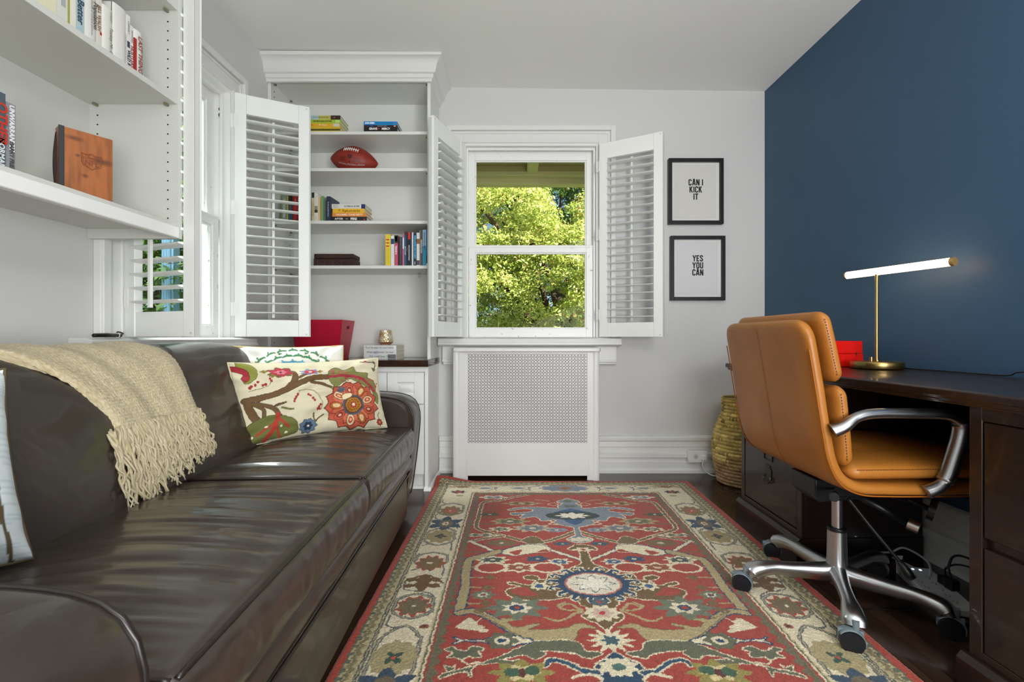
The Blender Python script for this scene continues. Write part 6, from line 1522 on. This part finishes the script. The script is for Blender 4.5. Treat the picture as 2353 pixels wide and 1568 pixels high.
lead('lead_loop', 'thin black lead lying in a loop on the floor under the chair base', [(1.12, 1.50, .003), (1.20, 1.62, .003), (1.32, 1.55, .003), (1.24, 1.44, .003), (1.10, 1.44, .003), (1.06, 1.38, .003)], .0022, M['blackp'])
lead('white_lead', 'white lead running along the floor to the power strip', [(1.30, 1.95, .004), (1.34, 1.99, .012), (1.42, 1.93, .004), (1.45, 1.80, .006), (1.46, 1.70, .012), (1.455, 1.675, .016)], .0038, M['cable_w'])
lead('grey_lead', 'grey lead looping over the white power strip from behind', [(1.30, 1.86, .004), (1.36, 1.93, .01), (1.40, 1.84, .004), (1.385, 1.70, .060), (1.41, 1.66, .095), (1.44, 1.60, .075), (1.437, 1.585, .032)], .0036, mat('grey_cable', '#9aa3ac', .4))
TG = thing('cable_tag', 'white printed warning tag hanging on the grey lead', 'tag', (1.375, 1.640, .045), R(20))
mb = MB(); mb.add([(-.016, .004 * math.sin(z * 60), z) for z in np.linspace(-.032, .034, 8)] + [(.020, .004 * math.sin(z * 60 + 1), z - .006) for z in np.linspace(-.032, .034, 8)], [(i, i+1, i+9, i+8) for i in range(7)])
o = mb.build('tag_sheet', mat('tag_paper', '#d9dcd8', .7), TG); so = o.modifiers.new('thick', 'SOLIDIFY'); so.thickness = .0006
mb = MB()
for k in range(9): mb.box(-.012, .014, -.0070 , -.0066, -.030 + k * .0062, -.0286 + k * .0062)
mb.build('tag_print', mat('tag_print_red', '#a8604a', .8), TG)
lead('hanging_lead', 'thin lead with a brass jack hanging below the desktop', [(1.50, 1.62, .683), (1.50, 1.62, .60), (1.47, 1.60, .53), (1.448, 1.585, .47)], .0018, M['blackp'])
mb = MB(); mb.cyl((1.448, 1.585, .470), (1.444, 1.582, .455), .003, n=12); mb.cyl((1.444, 1.582, .455), (1.442, 1.580, .443), .0045, n=12)
tag(mb.build('jack_tip', M['brass'], None, smooth=True, autos=40), 'small brass jack tip at the end of the lead below the desk', 'connector')
lead('second_hanging_lead', 'grey lead looping down the blue wall below the desk', [(1.575, 1.62, .683), (1.57, 1.62, .60), (1.57, 1.60, .50), (1.555, 1.59, .42), (1.53, 1.60, .38)], .0018, mat('grey_thin_cable', '#4c4c4a', .5))
CS = thing('window_crank', 'black cable-tied cord lying on the left window sill', 'cord', (-1.385, 1.525, .863), R(90))
mb = MB(); mb.tube([(-.05, -.01, .007), (.01, .0, .008), (.075, .012, .007)], [.006, .007, .006], 8); mb.tube(smoothpath([(.07, .01, .008), (.095, .02, .014), (.085, .03, .02), (.07, .02, .012)], 4), .0025, 6); mb.build('cord_bundle', M['blackp'], CS, smooth=True)
mb = MB()
for x in (-.03, .05):
    mb.tube([(x, .0075 * math.cos(a), .0075 + .0075 * math.sin(a)) for a in np.linspace(0, 2*math.pi, 13)], .0014, 5)
mb.build('cable_tie', M['cable_w'], CS)
SK = thing('wall_hook', 'small silver cup hook under the lowest open shelf', 'hook', (-.612, 2.83, SH['d'] - .018))
mb = MB(); mb.cyl((0, 0, -.003), (0, 0, 0), .010, n=16); mb.tube(smoothpath([(0, 0, -.003), (0, 0, -.010), (.008, 0, -.018), (.0, 0, -.026), (-.008, 0, -.018)], 5), .0016, 6); mb.build('hook_body', M['steel'], SK, smooth=True)
# ------------------------------------------------------------------ outside: trees, porch, neighbouring post
def leaf_mat(name, a, b_):
    m = bpy.data.materials.new(name); m.use_nodes = True; nt = m.node_tree; N = nt.nodes; L = nt.links; b = N['Principled BSDF']
    at = N.new('ShaderNodeAttribute'); at.attribute_name = 'leaf'; sp = N.new('ShaderNodeSeparateColor'); L.new(at.outputs['Color'], sp.inputs[0])
    mx = N.new('ShaderNodeMixRGB'); mx.inputs[1].default_value = C(a); mx.inputs[2].default_value = C(b_); L.new(sp.outputs[0], mx.inputs[0])
    m2 = N.new('ShaderNodeMixRGB'); m2.inputs[2].default_value = C('#a8604a'); L.new(mx.outputs[0], m2.inputs[1]); L.new(sp.outputs[1], m2.inputs[0])
    L.new(m2.outputs[0], b.inputs['Base Color']); b.inputs['Roughness'].default_value = .55
    tr = N.new('ShaderNodeBsdfTranslucent'); L.new(m2.outputs[0], tr.inputs[0]); ms = N.new('ShaderNodeMixShader'); ms.inputs[0].default_value = .35
    L.new(b.outputs[0], ms.inputs[1]); L.new(tr.outputs[0], ms.inputs[2]); L.new(ms.outputs[0], N['Material Output'].inputs[0])
    return m
bark = mat('bark', '#4a3b2c', .9, bump=(20, .6, .01))
def tree(label, base, trunk_h, blobs, n_leaf, size, seed, lm, group='trees outside the windows', dens=None):
    g = np.random.RandomState(seed)
    t = thing('tree', label, 'tree', base, 0, group)
    mb = MB(); mb.tube(smoothpath([(0, 0, 0), (.05, .02, trunk_h * .5), (-.03, 0, trunk_h)], 5), [.16 - .005 * i for i in range(11)], 10)
    bc = []
    for (x, y, z, r) in blobs:
        mb.tube(smoothpath([(0, 0, trunk_h * .55), (x * .5, y * .5, (trunk_h + z) * .5), (x, y, z)], 4), [.05 - .004 * i for i in range(9)], 6)
    mb.build('trunk', bark, t, smooth=True)
    # leaves on the shells of many small clumps that sit on the blobs
    w = np.array([b[3] ** 2 for b in blobs]); w = w / w.sum(); P_ = []; NN = []
    ncl = max(40, n_leaf // 90)
    ci = g.choice(len(blobs), ncl, p=w); d = g.normal(size=(ncl, 3)); d[:, 2] = d[:, 2] * .8 + .15; d /= np.linalg.norm(d, axis=1)[:, None]
    B_ = np.array(blobs); cc = B_[ci, :3] + d * B_[ci, 3:4] * g.uniform(.75, 1.05, (ncl, 1)); cr = B_[ci, 3] * g.uniform(.16, .34, ncl)
    k = g.randint(0, ncl, n_leaf); d2 = g.normal(size=(n_leaf, 3)); d2 /= np.linalg.norm(d2, axis=1)[:, None]; d2[:, 2] *= .6
    pos = cc[k] + d2 * cr[k][:, None] * g.uniform(.7, 1.05, (n_leaf, 1))
    nrm = d2 * .6 + g.normal(size=(n_leaf, 3)) * .45 + np.array([0, 0, .55]); nrm /= np.linalg.norm(nrm, axis=1)[:, None]
    u = np.cross(nrm, g.normal(size=(n_leaf, 3))); u /= np.linalg.norm(u, axis=1)[:, None]; v = np.cross(nrm, u); s = size * g.uniform(.6, 1.3, (n_leaf, 1))
    a = pos - u * s; b = pos + v * s * .42 + nrm * s * .10; c = pos + u * s - nrm * s * .25; e = pos - v * s * .42 + nrm * s * .10
    V = np.stack([a, b, c, e], 1).reshape(-1, 3); F = np.arange(n_leaf * 4).reshape(-1, 4)
    me = bpy.data.meshes.new('foliage'); me.vertices.add(len(V)); me.vertices.foreach_set('co', V.ravel()); me.loops.add(F.size); me.loops.foreach_set('vertex_index', F.ravel())
    me.polygons.add(len(F)); me.polygons.foreach_set('loop_start', np.arange(0, F.size, 4)); me.polygons.foreach_set('loop_total', np.full(len(F), 4)); me.update(calc_edges=True)
    col = np.ones((n_leaf, 4, 4), dtype=np.float32); hue = np.clip(g.uniform(0, 1, n_leaf) * .6 + (g.uniform(0, 1, ncl))[k] * .4, 0, 1); col[:, :, 0] = hue[:, None]; col[:, :, 1] = (g.uniform(0, 1, n_leaf) < .035)[:, None] * .8; col[:, :, 2] = 0
    at = me.color_attributes.new('leaf', 'FLOAT_COLOR', 'POINT'); at.data.foreach_set('color', col.ravel()); me.materials.append(lm)
    o = bpy.data.objects.new('foliage', me); COL.objects.link(o); o.parent = t
    return t
lm1 = leaf_mat('maple_leaves', '#9cb348', '#dcdc86'); lm2 = leaf_mat('dark_tree_leaves', '#32531f', '#6d8a34'); lm3 = leaf_mat('hedge_leaves', '#4f7a3a', '#8aa860')
g0 = -1.6     # garden level below the room's floor
tree('sunlit yellow-green maple close outside the back window', (.75, 6.3, g0), 2.6,
     [(-.95, .0, 4.05, .70), (-1.55, .1, 3.40, .62), (.55, .1, 3.95, .60), (-.10, -.25, 3.25, .72), (-1.05, -.3, 2.75, .62), (.55, -.2, 2.85, .66), (-.35, -.35, 2.15, .55), (.35, -.25, 1.85, .55), (-1.55, .2, 4.6, .60), (1.15, .1, 3.4, .6), (-.55, .0, 3.7, .5)], 95000, .028, 3, lm1)
tree('darker green tree behind the maple', (.9, 9.6, g0), 3.5,
     [(0, 0, 5.6, 1.5), (-1.6, .2, 5.0, 1.3), (1.4, .3, 4.8, 1.4), (.2, 0, 3.6, 1.4), (-1.9, .1, 3.0, 1.2), (2.2, 0, 3.0, 1.2), (-.4, .2, 6.8, 1.2)], 42000, .055, 8, lm2)
tree('green tree outside the left window', (-4.6, 5.3, g0), 2.4,
     [(0, 0, 3.4, 1.0), (-.8, .8, 3.0, .9), (.9, -.9, 2.8, .9), (.4, .4, 2.0, .9), (-.3, -1.0, 2.2, .8), (.2, 1.2, 3.6, .9), (-1.5, 0, 2.2, .9), (.7, -.4, 3.9, .8), (1.1, .1, 2.0, .8), (1.0, -.4, 3.2, .8)], 48000, .040, 12, lm3)
mb = MB(); rg = np.random.RandomState(3)
# garden ground and driveway
struct(MB().box(-14, 14, 3.35, 22, g0 - .1, g0).build('garden_ground', mat('garden_grass', '#4c5f2c', .95, bump=(40, .5, .02), var=(3, '#33461d', .4, .6))))
struct(MB().box(-14, -1.9, -6, 3.3, g0 - .1, g0 - .001).build('side_ground', mat('side_grass', '#55663a', .95, bump=(40, .5, .02))))
struct(MB().box(-1.2, .2, 7.4, 12.5, g0, g0 + .012).build('driveway', mat('asphalt', '#5f6266', .9)))
# porch roof outside the back window: soffit boards, rafter, beam
PR = thing('porch_roof', 'painted porch roof with beam and bracket above the back window', 'roof', (.1, 3.8, 2.4))
pm = mat('porch_paint', '#d8c99c', .6)
mb = MB()
for k in range(9): mb.box(-2.4, 1.6, 3.12 + k * .16, 3.12 + k * .16 + .150, 2.50, 2.52)
mb.build('soffit_boards', pm, PR, world=True)
MB().box(-2.4, 1.6, 4.35, 4.45, 2.325, 2.52).build('beam', pm, PR, world=True, bevel=.01)
MB().box(-2.4, 1.6, 4.28, 4.349, 2.385, 2.43).build('ledger', pm, PR, world=True, bevel=.006)
MB().box(.085, .185, 3.1, 4.34, 2.405, 2.50).build('rafter', pm, PR, world=True, bevel=.006)
MB().box(-2.6, 1.7, 3.06, 4.60, 2.53, 2.58).build('roof_deck', mat('roof_felt', '#6a6a64', .9), PR, world=True)
# blue post of a neighbouring porch seen through the left shutter
BP_ = thing('porch_post', 'fluted pale blue post outside the left window', 'post', (-2.98, 3.90, g0))
mb = MB(); mb.box(-.040, .032, -.045, .045, 0, 4.4)
for k in (-.025, 0, .020): mb.box(k - .005, k + .005, -.050, -.045, .2, 4.2)
mb.box(.032, .050, -.03, .045, 0, 4.4); mb.build('shaft', mat('blue_post_paint', '#7ba3ba', .5), BP_, bevel=.006)
# exterior storm frame with white boards beside the left window
struct(MB().box(-1.80, -1.66, 2.50, 2.95, g0, 2.9).build('trim_1', mat('exterior_white_boards', '#dfe6ea', .6)))
